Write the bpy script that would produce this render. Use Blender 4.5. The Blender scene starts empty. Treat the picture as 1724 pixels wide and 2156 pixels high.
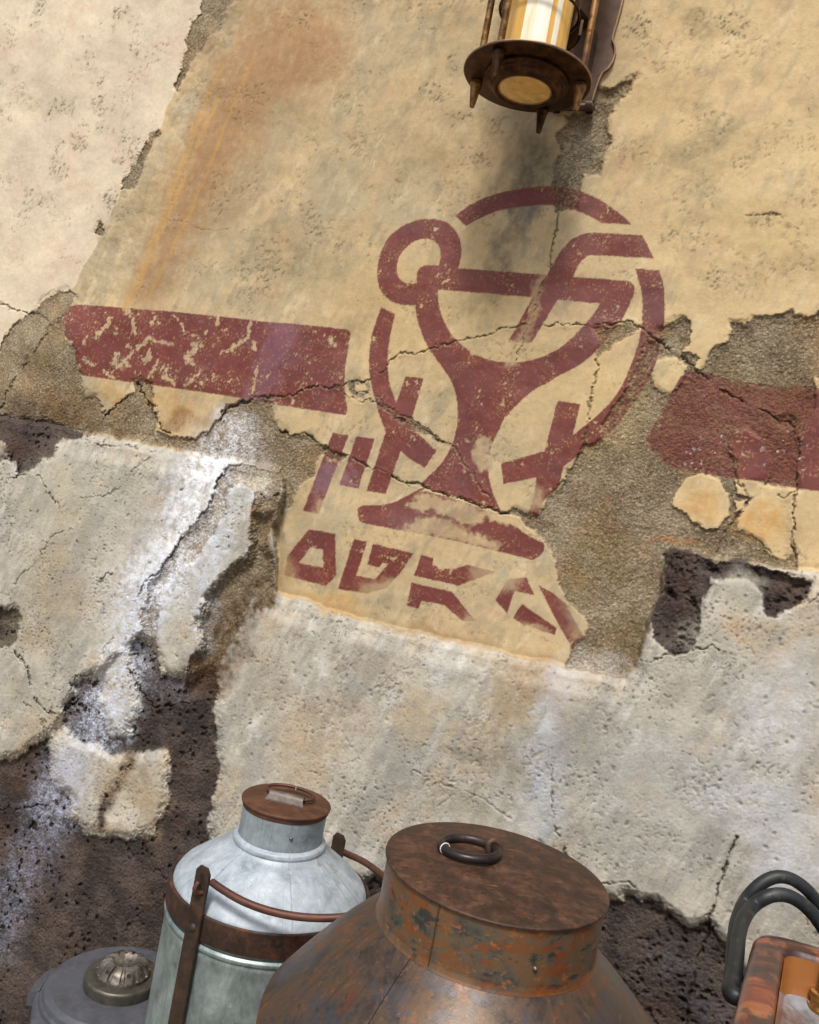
import bpy, bmesh, math, random
import numpy as np
from mathutils import Vector, Matrix

SC = bpy.context.scene
COL = SC.collection
R_ = math.radians

# ------------------------------------------------------------------ camera
RHO = R_(10.5)                       # the photographer held the phone tilted
CR, SR = math.cos(RHO), math.sin(RHO)
F, CX, CY = 1729.0, 862.0, 1077.5    # focal length and centre, in units of a 1724 x 2155 picture
EYE = 2.2
cam_d = bpy.data.cameras.new('camera'); cam = bpy.data.objects.new('camera', cam_d); COL.objects.link(cam)
cam_d.sensor_fit = 'VERTICAL'; cam_d.sensor_height = 24.0; cam_d.lens = 24.0*F/2155.0
cam_d.clip_start = 0.02; cam_d.clip_end = 500
m = Matrix(((CR, -SR, 0, 0), (0, 0, -1, 0), (SR, CR, 0, EYE), (0, 0, 0, 1)))
cam.matrix_world = m
SC.camera = cam

# ------------------------------------------------------------------ light
SUNV = Vector((-0.075, -0.263, 0.40)).normalized()
w = bpy.data.worlds.new('World'); SC.world = w; w.use_nodes = True
nt = w.node_tree; nt.nodes.clear()
sky = nt.nodes.new('ShaderNodeTexSky'); sky.sky_type = 'NISHITA'; sky.sun_disc = False
sky.sun_elevation = math.asin(SUNV.z); sky.sun_rotation = math.atan2(SUNV.x, SUNV.y)
sky.air_density = 1.0; sky.dust_density = 4.0; sky.ozone_density = 0.6
bg = nt.nodes.new('ShaderNodeBackground'); bg.inputs[1].default_value = 0.068
ow = nt.nodes.new('ShaderNodeOutputWorld')
nt.links.new(sky.outputs[0], bg.inputs[0]); nt.links.new(bg.outputs[0], ow.inputs[0])
sd_ = bpy.data.lights.new('sun', 'SUN'); sd_.energy = 1.5; sd_.angle = R_(11); sd_.color = (1.0, 0.965, 0.90)
sun = bpy.data.objects.new('sun', sd_); COL.objects.link(sun)
sun.rotation_euler = SUNV.to_track_quat('Z', 'Y').to_euler(); sun.location = (0, -2, 6)
SC.view_settings.view_transform = 'Standard'; SC.view_settings.look = 'None'
SC.view_settings.exposure = 0.95; SC.view_settings.gamma = 1.0
SC.view_settings.use_curve_mapping = False

# ------------------------------------------------------------------ picture <-> place
WU = np.array([0.945, -0.327, 0.0]); WU = WU/np.linalg.norm(WU)     # along the wall
WN = np.array([WU[1], -WU[0], 0.0])                                 # out of the wall, to the street
W0 = np.array([0.0, 2.7, EYE])
def ray(X, Y):
    a = (X-CX)/F; b = -(Y-CY)/F
    return a*CR - b*SR, a*SR + b*CR
def at(X, Y, depth):
    wx, wz = ray(X, Y)
    return Vector((wx*depth, depth, EYE + wz*depth))
def on_wall(X, Y, out=0.0):
    wx, wz = ray(X, Y)
    t = (WN @ (W0 - np.array([0, 0, EYE])) + out)/(WN[0]*wx + WN[1])
    return Vector((wx*t, t, EYE + wz*t))
def proj(P):
    d = np.maximum(P[..., 1], 0.25); wx = P[..., 0]/d; wz = (P[..., 2]-EYE)/d
    return (wx*CR + wz*SR)*F + CX, -(-wx*SR + wz*CR)*F + CY

def lin(c, k=1.0):
    out = []
    for v in c:
        v = v/255.0
        out.append((v/12.92 if v <= 0.04045 else ((v+0.055)/1.055)**2.4)*k)
    return np.array(out, dtype=np.float32)

# ------------------------------------------------------------------ noise
_perm = {}
def perlin(x, y, seed=0):
    if seed not in _perm:
        r = np.random.RandomState(seed+11)
        p = r.permutation(256).astype(np.int32); a = r.rand(256)*2*np.pi
        _perm[seed] = (p, np.cos(a).astype(np.float32), np.sin(a).astype(np.float32))
    p, gx, gy = _perm[seed]
    xf = np.floor(x); yf = np.floor(y)
    xi = xf.astype(np.int32); yi = yf.astype(np.int32)
    fx = (x-xf).astype(np.float32); fy = (y-yf).astype(np.float32)
    u = fx*fx*fx*(fx*(fx*6-15)+10); v = fy*fy*fy*(fy*(fy*6-15)+10)
    def g(ix, iy, dx, dy):
        h = p[(p[ix & 255] + iy) & 255]
        return gx[h]*dx + gy[h]*dy
    n0 = g(xi, yi, fx, fy); n1 = g(xi+1, yi, fx-1, fy)
    n2 = g(xi, yi+1, fx, fy-1); n3 = g(xi+1, yi+1, fx-1, fy-1)
    a = n0 + u*(n1-n0); b = n2 + u*(n3-n2)
    return (a + v*(b-a))*1.5
def fbm(x, y, octv=4, seed=0, gain=0.5, lac=2.03):
    s = 0; a = 1.0; t = 0
    for i in range(octv):
        s = s + a*perlin(x + 17.3*i, y - 9.1*i, seed+i); t += a; a *= gain; x = x*lac; y = y*lac
    return s/t
def sstep(a, b, x):
    t = np.clip((x-a)/(b-a), 0, 1); return t*t*(3-2*t)

# ------------------------------------------------------------------ traced outlines
# crops of the photograph used for tracing: origin and scale to the 1724-wide picture
CROP = {'A1': (0, 0, 700), 'A2': (600, 0, 700), 'A3': (1182, 0, 700), 'B1': (0, 600, 700), 'B2': (600, 600, 700),
        'B3': (1182, 600, 700), 'C1': (0, 1200, 700), 'C2': (600, 1200, 700), 'C3': (1182, 1200, 700),
        'D1': (0, 1753, 600), 'D2': (350, 1753, 600), 'D3': (850, 1753, 600), 'D4': (1350, 1853, 532),
        'L': (1040, 0, 400), 'D': None}
def T(crop, pts):
    c = CROP[crop]; out = []
    for q in pts:
        if c is None: x, y = q[0], q[1]
        else:
            k = c[2]/1724.0*0.91605; x = q[0]*k + c[0]*0.91605; y = q[1]*k + c[1]*0.91605
        out.append((x, y, q[2] if len(q) > 2 else 0))
    return out
def spline(pts, n=5, closed=True):
    """Catmull-Rom through the points; a third value of 1 keeps a corner sharp"""
    N = len(pts); out = []
    for i in range(N if closed else N-1):
        p1 = pts[i]; p2 = pts[(i+1) % N]
        p0 = pts[i-1] if (closed or i > 0) else p1
        p3 = pts[(i+2) % N] if (closed or i+2 < N) else p2
        if p1[2]: p0 = p1
        if p2[2]: p3 = p2
        if p1[2] and p2[2]:
            out.append((p1[0], p1[1])); continue
        for k in range(n):
            t = k/n
            out.append(tuple(0.5*((2*p1[j]) + (-p0[j]+p2[j])*t + (2*p0[j]-5*p1[j]+4*p2[j]-p3[j])*t*t
                             + (-p0[j]+3*p1[j]-3*p2[j]+p3[j])*t**3) for j in (0, 1)))
    if not closed: out.append(pts[-1][:2])
    return out
def sdf(poly, X, Y, margin=25):
    """signed distance in picture units, positive inside; -margin where far"""
    P = np.array(poly, dtype=np.float32)
    res = np.full(X.shape, -float(margin), dtype=np.float32)
    sel = np.nonzero((X > P[:, 0].min()-margin) & (X < P[:, 0].max()+margin) &
                     (Y > P[:, 1].min()-margin) & (Y < P[:, 1].max()+margin))
    if len(sel[0]) == 0: return res
    x = X[sel]; y = Y[sel]
    d = np.full(x.shape, 1e9, dtype=np.float32); ins = np.zeros(x.shape, dtype=bool)
    n = len(P)
    for i in range(n):
        ax, ay = P[i]; bx, by = P[(i+1) % n]
        ex, ey = bx-ax, by-ay; L = ex*ex+ey*ey+1e-9
        px = x-ax; py = y-ay
        t = np.clip((px*ex+py*ey)/L, 0, 1)
        d = np.minimum(d, (px-t*ex)**2 + (py-t*ey)**2)
        if ay != by:
            c = ((ay > y) != (by > y)) & (x < ex*(y-ay)/(by-ay)+ax)
            ins ^= c
    d = np.sqrt(d)
    res[sel] = np.where(ins, d, -np.minimum(d, margin))
    return res
def dline(pts, X, Y, margin=25):
    """distance to an open line"""
    P = np.array([p[:2] for p in pts], dtype=np.float32)
    res = np.full(X.shape, float(margin), dtype=np.float32)
    for i in range(len(P)-1):
        ax, ay = P[i]; bx, by = P[i+1]
        sel = np.nonzero((X > min(ax, bx)-margin) & (X < max(ax, bx)+margin) &
                         (Y > min(ay, by)-margin) & (Y < max(ay, by)+margin))
        if len(sel[0]) == 0: continue
        x = X[sel]-ax; y = Y[sel]-ay; ex, ey = bx-ax, by-ay
        t = np.clip((x*ex+y*ey)/(ex*ex+ey*ey+1e-9), 0, 1)
        res[sel] = np.minimum(res[sel], np.hypot(x-t*ex, y-t*ey))
    return res
# ================================================================== THE WALL
# one relief, sampled on a grid that lies in the wall's own plane
GA = WU*CR + np.array([0, 0, SR]); GB = -WU*SR + np.array([0, 0, CR])
cs = [np.array(on_wall(x, y)) for x in (-30, 1754) for y in (-30, 2185)]
a_ = [float((c-W0) @ GA) for c in cs]; b_ = [float((c-W0) @ GB) for c in cs]
STEP = 0.0031
def axis(lo, hi, grow):
    core = np.arange(lo, hi, STEP)
    s = STEP; x = hi; right = []
    while x < hi+grow: right.append(x); s *= 1.09; x += s
    s = STEP; x = lo; left = []
    while x > lo-grow: s *= 1.09; x -= s; left.append(x)
    return np.array(left[::-1] + list(core) + right)
AA = axis(min(a_), max(a_), 1.6); BB = axis(min(b_), max(b_), 1.5)
ga, gb = np.meshgrid(AA, BB)                                      # rows = b
NR, NC = ga.shape
P = W0 + ga[..., None]*GA + gb[..., None]*GB
X, Y = proj(P); X = X.astype(np.float32); Y = Y.astype(np.float32)
U = ((P-W0) @ WU).astype(np.float32); V = (P[..., 2]).astype(np.float32)
print('wall grid', NR, NC)

n30 = perlin(U*14, V*14, 1); n30b = perlin(U*14, V*14, 2)
n8 = perlin(U*45, V*45, 3); n8b = perlin(U*45, V*45, 4)
n3 = perlin(U*130, V*130, 5); n3b = perlin(U*130, V*130, 6)
XW = X + 8*n30 + 4.5*n8 + 2.0*n3; YW = Y + 8*n30b + 4.5*n8b + 2.0*n3b      # broken plaster edges
XM = X + 4*n30 + 3*n8 + 2.5*n3; YM = Y + 4*n30b + 3*n8b + 2.5*n3b
XP = X + 0.8*n8 + 1.0*n3; YP = Y + 0.8*n8b + 1.0*n3b                 # brushed edges of paint

TAN, REN, LOW, LAV, PAL = range(5)
names = ['upper_plaster', 'exposed_render', 'lower_plaster', 'lava_stone', 'pale_wall']
W = np.zeros((5,)+X.shape, dtype=np.float32); W[TAN] = 1
H = np.full(X.shape, 0.012, dtype=np.float32)                       # relief in metres
PID = np.zeros(X.shape, dtype=np.int16)                             # which part a point belongs to
part_names = ['upper_plaster']
HT = {TAN: 0.012, REN: 0.004, LOW: 0.012, LAV: 0.0, PAL: 0.012}
def part_id(name): part_names.append(name); return len(part_names)-1
PI = {TAN: 0, REN: part_id('exposed_render'), LOW: part_id('lower_plaster'), PAL: part_id('pale_wall')}
edge_soft = 1 + 5*sstep(-0.15, 0.35, perlin(U*8, V*8, 240)); crumb = perlin(U*150, V*150, 241)*(0.5+0.5*sstep(-0.15, 0.35, perlin(U*8, V*8, 240)))
def lay(mat, s, wd=2.5, h=None, pid=None):
    global H
    s = s + 2.2*crumb*(mat in (REN, LAV))
    m = np.clip(0.5 + s/wd, 0, 1); mh = np.clip(0.5 + s/np.maximum(np.minimum(wd*edge_soft, 20), wd), 0, 1)
    for k in range(5): W[k] *= (1-m)
    W[mat] += m
    hh = HT[mat] if h is None else h
    H = H*(1-mh) + hh*mh
    PID[m > 0.5] = PI[mat] if pid is None else pid

# ---- lower courses that stand proud of the painted wall
LOWP = [(-900, 700), (0, 880), (110, 896), (186, 914), (335, 940), (409, 955), (500, 969), (560, 980), (590, 986), (600, 1005), (597, 1050),
        (585, 1090), (576, 1110), (583, 1160), (583, 1246), (643, 1266), (736, 1296), (825, 1318), (922, 1343), (1033, 1367), (1083, 1381),
        (1145, 1393), (1194, 1404), (1269, 1419), (1313, 1427), (1338, 1404), (1351, 1359), (1366, 1307), (1381, 1277),
        (1393, 1248), (1397, 1196), (1408, 1164), (1425, 1155), (1507, 1171), (1641, 1192), (1724, 1203), (2400, 1310),
        (2400, 3600), (-900, 3600)]
sLOW = sdf([(p[0], p[1]) for p in LOWP], XM-1.8*n3-1.2*n8, YM-1.8*n3b-1.2*n8b, 60)
lay(LOW, sLOW, 3)
# ---- pale wall on the left, behind the leaning edge of the painted one
PALP = T('A1', [(-900, -900), (1180, -900), (1140, 0), (1135, 70), (1075, 150), (1055, 290), (1000, 480), (930, 660), (870, 770),
        (790, 870), (700, 1060), (640, 1200), (560, 1370), (480, 1500), (430, 1600), (400, 1640), (250, 1690), (190, 1758), (60, 1858), (0, 1978), (-900, 2400)])
sPAL = sdf([p[:2] for p in PALP], XM-1.8*n3-1.5*n8, YM-1.8*n3b-1.5*n8b, 150)
lay(PAL, sPAL, 3)
# grey strips where the pale coat has broken from the edge
for q in ([(1140, -400), (1140, 0), (1135, 70), (1070, 150), (1050, 300), (980, 500), (1010, 512), (1090, 340), (1235, 180), (1325, 0), (1440, -400)],
          [(890, 725), (840, 800), (780, 880), (720, 1000), (690, 1085), (745, 1070), (800, 970), (850, 850), (905, 760)],
          [(560, 1250), (600, 1290), (590, 1340), (545, 1330)]):
    s = sdf([p[:2] for p in T('A1', q)], XW, YW); lay(REN, s, 2.5)
# ---- exposed grey render
RL = T('B1', [(-900, 700), (-200, 520), (0, 500), (60, 380), (190, 280), (250, 210), (400, 160), (440, 190), (425, 235), (372, 290), (355, 350), (360, 420), (415, 480), (430, 560),
      (460, 650), (490, 770), (540, 760), (590, 870), (680, 790), (780, 760), (760, 700), (740, 680), (800, 655), (860, 700),
      (860, 790), (900, 880), (890, 960), (900, 1040), (500, 975), (250, 915), (-200, 880), (-900, 800)])
RM = T('B1', [(900, 960), (1010, 1010), (1090, 1010), (1180, 950), (1240, 890), (1290, 800), (1430, 782), (1520, 775), (1545, 830), (1560, 890), (1610, 960),
      (1640, 985), (1724, 975), (1800, 1030), (1870, 1080), (1960, 1110), (1930, 1150), (1810, 1110), (1770, 1200), (1700, 1290), (1660, 1380),
      (1600, 1410), (1560, 1470), (1530, 1600), (1490, 1650), (1500, 1724), (1550, 1780), (1560, 1960), (1440, 1970), (1440, 1800), (1400, 1700),
      (1430, 1560), (1530, 1450), (1610, 1300), (1600, 1190), (1430, 1160), (1330, 1130), (1100, 1085), (900, 1040)])
CH = T('C1', [(1430, -60), (1550, -60), (1540, 60), (1500, 130), (1545, 200), (1560, 395), (1440, 410), (1400, 500), (1370, 600), (1300, 700), (1245, 780),
      (1225, 860), (1225, 1000), (1050, 1000), (1050, 870), (1090, 760), (1130, 720), (1130, 640), (1110, 540), (1150, 490),
      (1150, 420), (1200, 370), (1270, 290), (1390, 200), (1420, 100)])
C2N = T('B1', [(1410, 1150), (1600, 1180), (1612, 1240), (1580, 1310), (1570, 1400), (1430, 1480), (1440, 1300), (1350, 1255), (1290, 1285), (1270, 1420), (1220, 1480), (1215, 1560), (1130, 1640),
      (1060, 1700), (960, 1800), (900, 1880), (890, 2000), (880, 2120), (905, 2220), (880, 2320), (740, 2240), (745, 2160), (790, 2120), (810, 1960), (850, 1830), (920, 1710), (1080, 1510), (1180, 1400), (1240, 1250), (1280, 1170)])
RR = T('B3', [(830, 440), (800, 400), (850, 345), (960, 312), (1000, 330), (1002, 400), (990, 480), (940, 512), (1040, 545), (1020, 600), (1075, 605), (1082, 560),
      (1130, 500), (1200, 440), (1222, 340), (1300, 345), (1400, 312), (1560, 293), (1600, 308), (1660, 300), (1724, 278), (2200, 200),
      (2400, 600), (1692, 665), (1706, 760), (1690, 860), (1625, 960), (1608, 1080), (1600, 1290), (1560, 1300), (1590, 1420), (1585, 1560), (1620, 1700), (1600, 1740), (1140, 1690), (900, 1640),
      (850, 1700), (840, 1850), (800, 1960), (760, 2060), (700, 2260), (620, 2358), (420, 2330), (300, 2300), (330, 2190), (400, 2130), (400, 2050), (340, 1960),
      (240, 1840), (240, 1700), (180, 1600), (100, 1520), (20, 1450), (-80, 1430), (0, 1400), (135, 1440), (215, 1312), (245, 1292), (330, 1150), (400, 1045),
      (490, 1010), (500, 920), (540, 850), (600, 760), (660, 640), (710, 540), (745, 440)])
LPP = T('A3', [(480, 490), (560, 500), (670, 440), (690, 435), (650, 540), (560, 600), (520, 700), (540, 820), (500, 900), (480, 1000), (400, 985), (375, 1060),
      (350, 1175), (250, 1195), (230, 1100), (200, 1060), (210, 980), (260, 850), (240, 780), (300, 700), (290, 640), (440, 600)])
for q, wd in ((RL, 3), (RM, 4), (CH, 5), (C2N, 3), (RR, 3), (LPP, 4)):
    lay(REN, sdf([p[:2] for p in q], XW, YW), wd)
# small worn render patches
for crop, q in (('B3', [(425, 380), (560, 360), (640, 340), (700, 380), (640, 440), (560, 480), (500, 540), (470, 560), (455, 520), (490, 460), (470, 410)]),
                ('B2', [(480, 700), (540, 665), (600, 670), (625, 700), (620, 740), (580, 770), (520, 760)]),
                ('B2', [(640, 790), (700, 810), (800, 880), (950, 940), (1080, 1040), (1075, 1060), (960, 985), (850, 950), (740, 880), (660, 830)])):
    lay(REN, sdf([p[:2] for p in T(crop, q)], XW, YW), 4, 0.009)
for crop, q in (('B2', [(530, 700), (590, 695), (600, 730), (560, 745), (530, 730)]),):
    lay(TAN, sdf([p[:2] for p in T(crop, q)], X, Y), 3)
# islands of coat left on the render
isl = [('B3', [(790, 560), (900, 540), (980, 600), (930, 720), (870, 755), (800, 710), (770, 650)]),
       ('B3', [(980, 1220), (1060, 1200), (1150, 1230), (1220, 1330), (1215, 1440), (1150, 1510), (1080, 1520), (990, 1470), (950, 1410), (895, 1380), (900, 1320)]),
       ('B3', [(1240, 1222), (1590, 1290), (1575, 1650), (1500, 1690), (1430, 1650), (1400, 1580), (1260, 1520), (1260, 1460), (1340, 1340), (1265, 1310)]),
       ('B3', [(1245, 1350), (1310, 1350), (1300, 1410), (1250, 1420)]),
       ('B3', [(1260, 960), (1330, 950), (1400, 1010), (1450, 1130), (1430, 1250), (1250, 1240), (1240, 1120), (1210, 1060)])]
for crop, q in isl: lay(TAN, sdf([p[:2] for p in T(crop, q)], XM, YM), 2.2)
# ---- dark lava stone
lavas = [T('B1', [(-500, 830), (0, 872), (250, 898), (480, 965), (480, 1000), (370, 1010), (300, 1060), (290, 1100), (170, 1180), (110, 1215), (90, 1130), (30, 1130), (45, 1080), (30, 1010), (-500, 1000)]),
         T('C1', [(-500, 440), (20, 470), (100, 500), (115, 560), (95, 640), (80, 700), (0, 725), (-500, 760)]),
         T('C3', [(850, 175), (920, 155), (1130, 212), (1250, 200), (1500, 275), (1690, 335), (1660, 430), (1480, 530), (1430, 520), (1410, 400), (1300, 330), (1110, 312), (1105, 360), (1070, 430), (1050, 600), (1000, 710), (900, 752), (830, 690), (770, 580), (800, 480), (845, 350)]),
         [(-600, 1600), (0, 1598), (33, 1598), (74, 1568), (108, 1546), (123, 1527), (138, 1501), (141, 1486), (164, 1456), (160, 1441), (190, 1423), (212, 1430), (240, 1390),
          (279, 1360), (294, 1345), (316, 1356), (335, 1389), (342, 1415), (372, 1427), (387, 1427), (409, 1434), (431, 1419), (456, 1415), (454, 1471), (452, 1546), (456, 1583),
          (461, 1627), (446, 1680), (440, 1740), (446, 1800), (500, 1850), (640, 1870), (700, 1870), (700, 3600), (-600, 3600)],
         [(700, 1870), (767, 1858), (790, 1853), (810, 1855), (900, 1880), (1100, 1890), (1268, 1890), (1304, 1898), (1313, 1881), (1333, 1884), (1350, 1901),
          (1361, 1893), (1384, 1898), (1429, 1938), (1451, 1952), (1488, 1943), (1528, 1989), (1600, 2100), (1700, 2170), (2400, 2500), (2400, 3600), (700, 3600)]]
for q in lavas:
    lay(LAV, sdf([p[:2] for p in q], XW, YW) + 1.6*perlin(U*95, V*95, 200), 5, pid=part_id('lava_stone'))
ton = [T('C1', [(500, 800), (600, 690), (745, 690), (750, 830), (780, 900), (782, 1000), (765, 1120), (735, 1190), (690, 1222), (630, 1205), (570, 1120), (560, 1000), (590, 960), (570, 890)]),
       [(108, 1546), (149, 1527), (160, 1556), (205, 1568), (238, 1586), (298, 1586), (350, 1579), (361, 1620), (353, 1680), (345, 1725), (319, 1753), (274, 1768), (207, 1762), (170, 1745),
        (150, 1720), (148, 1680), (110, 1640), (102, 1600)],
       T('C1', [(235, 1100), (290, 1060), (350, 1075), (372, 1110), (350, 1150), (290, 1200), (245, 1180)])]
for q in ton: lay(LOW, sdf([p[:2] for p in q], XM+6*n30, YM+6*n30b) + 2*perlin(U*95, V*95, 200), 8)
# lava-toned run between the two blocks of that tongue
s = 11 - dline(T('C1', [(745, 1300), (720, 1380), (660, 1500), (600, 1600), (560, 1724)]), XW, YW)
lay(LAV, s, 14, 0.004, pid=part_id('lava_stone'))

# ------------------------------------------------------------------ paint
RED = np.zeros(X.shape, dtype=np.float32)
def paint(shape, pid, soft=1.5, warp=(None, None)):
    global RED
    s = sdf(shape, XP, YP, 12)
    m = np.clip(0.5 + s/soft, 0, 1)
    RED = np.maximum(RED, m)
    PID[m > 0.5] = pid
    return m
def S(crop, pts, n=5): return spline(T(crop, pts), n)
stripe_l = S('B1', [(375, 265, 1), (440, 247), (550, 252), (1000, 288), (1400, 330), (1478, 340), (1724, 360), (1940, 384), (1970, 392), (1982, 420), (1965, 530), (1951, 650), (1953, 760), (1966, 838), (1958, 862), (1938, 868),
                    (1724, 836), (1540, 808), (1430, 785), (1000, 720), (700, 680), (460, 645, 1), (430, 560), (410, 475), (360, 410), (358, 330)])
stripe_r = S('B3', [(940, 650, 1), (1000, 622, 1), (1130, 640), (1300, 680), (1500, 712), (1706, 718), (2300, 790, 1), (2300, 1400, 1), (1724, 1302), (1600, 1285), (1430, 1250), (1250, 1230), (1000, 1190), (860, 1150), (745, 1012, 1)])
arc_top = S('A2', [(1098, 1220, 1), (1200, 1150), (1320, 1100), (1450, 1070), (1580, 1055), (1650, 1055), (1763, 1068), (1853, 1100), (1933, 1140), (2013, 1195), (2095, 1266, 1), (2090, 1271, 1), (1993, 1265, 1), (1923, 1262, 1),
                   (1873, 1230), (1803, 1200), (1743, 1178), (1663, 1162), (1583, 1160), (1483, 1168), (1400, 1178), (1300, 1208), (1220, 1243), (1160, 1282, 1)])
# goblet: ring, bowl and stem in the coordinates of crop B2
cup_out = [(1117, 40, 1), (1133, -30), (1133, -90), (1110, -158), (1060, -213), (1000, -236), (950, -241), (880, -231), (800, -198), (730, -143), (685, -68), (660, 22), (660, 112), (680, 172), (720, 215),
           (770, 240), (820, 248), (872, 249, 1), (880, 310), (895, 370), (925, 450), (965, 520), (1010, 580), (1050, 635), (1085, 700), (1105, 770), (1112, 850), (1108, 930), (1090, 1010), (1060, 1080), (1015, 1150),
           (960, 1205), (905, 1258, 1), (960, 1300), (1100, 1332), (1200, 1365), (1300, 1403), (1358, 1418, 1), (1320, 1330), (1295, 1250), (1285, 1180), (1290, 1100), (1315, 1020), (1345, 960), (1375, 895), (1433, 828),
           (1530, 738), (1620, 688), (1690, 645), (1740, 622), (1820, 575), (1870, 535), (1920, 480), (1975, 420), (2035, 340), (2075, 265), (2108, 190), (2112, 150), (2095, 122), (2050, 110), (1764, 88, 1), (1615, 78, 1)]
cup_hole = [(1000, 160, 1), (1005, 230), (1020, 300), (1050, 370), (1095, 435), (1150, 485), (1220, 530), (1300, 560), (1400, 572), (1500, 565), (1600, 538), (1680, 497), (1740, 450), (1803, 390), (1855, 330), (1890, 285), (1918, 240, 1),
            (1678, 218, 1), (1540, 205, 1)]
ring_hole = [(882, 128, 1), (882, 82), (893, 47), (925, 25), (960, 22), (1004, 26, 1), (1015, -28), (1010, -78), (980, -113), (940, -126), (890, -120), (840, -93), (795, -48), (772, 7), (768, 62), (785, 97), (815, 122)]
diag = S('B3', [(188, 76, 1), (250, -38), (300, -103), (350, -138), (420, -160), (500, -160), (600, -154), (725, -146, 1), (790, -16, 1), (600, -26), (440, -33), (400, -18), (370, 12), (330, 88, 1), (245, 218, 1), (97, 462, 1), (-10, 455, 1), (-24, 437, 1), (105, 200, 1)])
arc_x = S('B3', [(685, 42, 1), (820, 52, 1), (842, 130), (851, 220), (848, 330), (838, 420), (822, 500), (795, 590), (750, 690), (690, 780), (620, 875), (560, 955), (490, 1010), (450, 1048), (400, 1045, 1), (380, 1085), (280, 1160, 1), (245, 1290, 1),
                 (215, 1312), (165, 1360), (135, 1440, 1), (72, 1442, 1), (110, 1330), (125, 1222, 1), (0, 1250), (-63, 1260, 1), (-76, 1145, 1), (30, 1115), (170, 1075, 1), (245, 790, 1), (372, 808, 1), (330, 985, 1), (460, 880), (550, 790), (620, 680),
                 (670, 560), (705, 450), (720, 360), (725, 260), (718, 170), (700, 100)])
arc_l = S('B2', [(680, 262, 1), (760, 298, 1), (735, 400), (720, 500), (717, 600), (728, 690), (765, 800, 1), (818, 652, 1), (920, 662, 1), (850, 900, 1), (900, 985), (993, 1070, 1), (925, 1170, 1), (850, 1125), (790, 1075, 1), (705, 1318, 1), (597, 1300, 1),
                 (705, 965, 1), (680, 900), (650, 800), (625, 700), (612, 620), (613, 520), (625, 430), (650, 340)])
base = S('B2', [(905, 1285, 1), (780, 1350), (700, 1378), (600, 1380), (555, 1392), (546, 1425), (565, 1475), (620, 1490, 1), (1100, 1583, 1), (1535, 1690, 1), (1575, 1668), (1602, 1630), (1600, 1597, 1), (1500, 1545), (1420, 1490), (1310, 1462), (1250, 1400), (1100, 1350), (960, 1310)])
def C(pts): return [(x, y, 1) for x, y in pts]
gl = [('B2', [(405, 970), (495, 985), (325, 1432), (238, 1412)]), ('B2', [(540, 990), (643, 1005), (550, 1287), (443, 1265)]),
      ('C2', [(270, 38), (420, 65), (425, 300), (365, 360), (130, 300), (150, 190)]),
      ('C2', [(525, 95), (600, 108), (540, 300), (645, 322), (722, 232), (685, 232), (668, 255), (603, 240), (632, 120), (862, 175), (800, 270), (712, 372), (600, 402), (435, 378)]),
      ('C2', [(905, 185), (975, 200), (970, 240), (1020, 262), (1090, 265), (1165, 240), (1325, 280), (1120, 358), (865, 302)]),
      ('C2', [(850, 340), (1080, 392), (1215, 560), (1140, 560), (1040, 470), (910, 443), (890, 490), (825, 470)]),
      ('C2', [(1395, 320), (1500, 312), (1548, 412), (1435, 390), (1392, 515), (1325, 440)]),
      ('C2', [(1475, 460), (1675, 600), (1660, 637), (1480, 578), (1425, 540)]),
      ('C2', [(1568, 355), (1650, 400), (1724, 460), (1783, 570), (1833, 660), (1763, 718), (1673, 560)])]
pidkeep = PID.copy()
for q in (stripe_l, stripe_r): paint(q, part_id('painted_stripe'))
paint(arc_top, part_id('painted_arc'))
pg = part_id('painted_goblet')
mk = paint(S('B2', cup_out), pg)
hole = np.maximum(sdf(S('B2', cup_hole), XP, YP, 12), sdf(S('B2', ring_hole), XP, YP, 12))
hm = np.clip(0.5 + hole/1.5, 0, 1)
RED *= (1-hm); PID[(hm > 0.5)] = pidkeep[(hm > 0.5)]
paint(diag, pg); paint(base, pg)
paint(arc_x, part_id('painted_arc')); paint(arc_l, part_id('painted_arc'))
for crop, q in gl: paint([p[:2] for p in T(crop, q)], part_id('painted_letter'))
h2 = np.clip(0.5 + sdf([p[:2] for p in T('C2', [(280, 142), (348, 155), (352, 258), (213, 230)])], XP, YP, 12)/1.5, 0, 1)
RED *= (1-h2); PID[h2 > 0.5] = pidkeep[h2 > 0.5]

# ------------------------------------------------------------------ wear of the paint
wear = np.zeros(X.shape, dtype=np.float32)
fine = fbm(U*60, V*60, 3, 20); med = fbm(U*14, V*14, 4, 24, 0.6)
dirn = (U*0.35 + V*0.94); crs = (U*0.94 - V*0.35)
strk = fbm(crs*40, dirn*13, 4, 28, 0.6)
# chips on the left stripe, elongated
sl = sdf(stripe_l, X, Y, 12) > 0
chip = 0.75*sstep(0.42, 0.50, fbm(crs*20, dirn*12, 4, 31, 0.6) + 0.08*sstep(560, 200, X))
wear = np.maximum(wear, np.where(sl, chip, 0))
wear = np.maximum(wear, 0.85*sstep(0.30, 0.42, fine*0.6 + med*0.6))
speck = sstep(0.22, 0.4, fbm(U*150, V*150, 2, 35))
wear = np.maximum(wear, 0.5*speck*sstep(-0.15, 0.25, med)); wear = np.maximum(wear, np.where(sl, 0.45, 0.18)*sstep(0.26, 0.46, fbm(crs*90, dirn*48, 3, 41, 0.7)))
g2w = fbm(U*110, V*110, 2, 39, 0.7)
def wline(crop, pts, wd, a=0.95):
    global wear
    d = dline(T(crop, pts), X+4*n8+2*n3, Y+4*n8b+2*n3b, wd*2+8) + 2.2*fine*wd*0.6
    wear = np.maximum(wear, a*(1-sstep(0.5, 1.1, d/(wd*0.72)))*np.clip(0.95+0.9*g2w, 0, 1))
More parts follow.
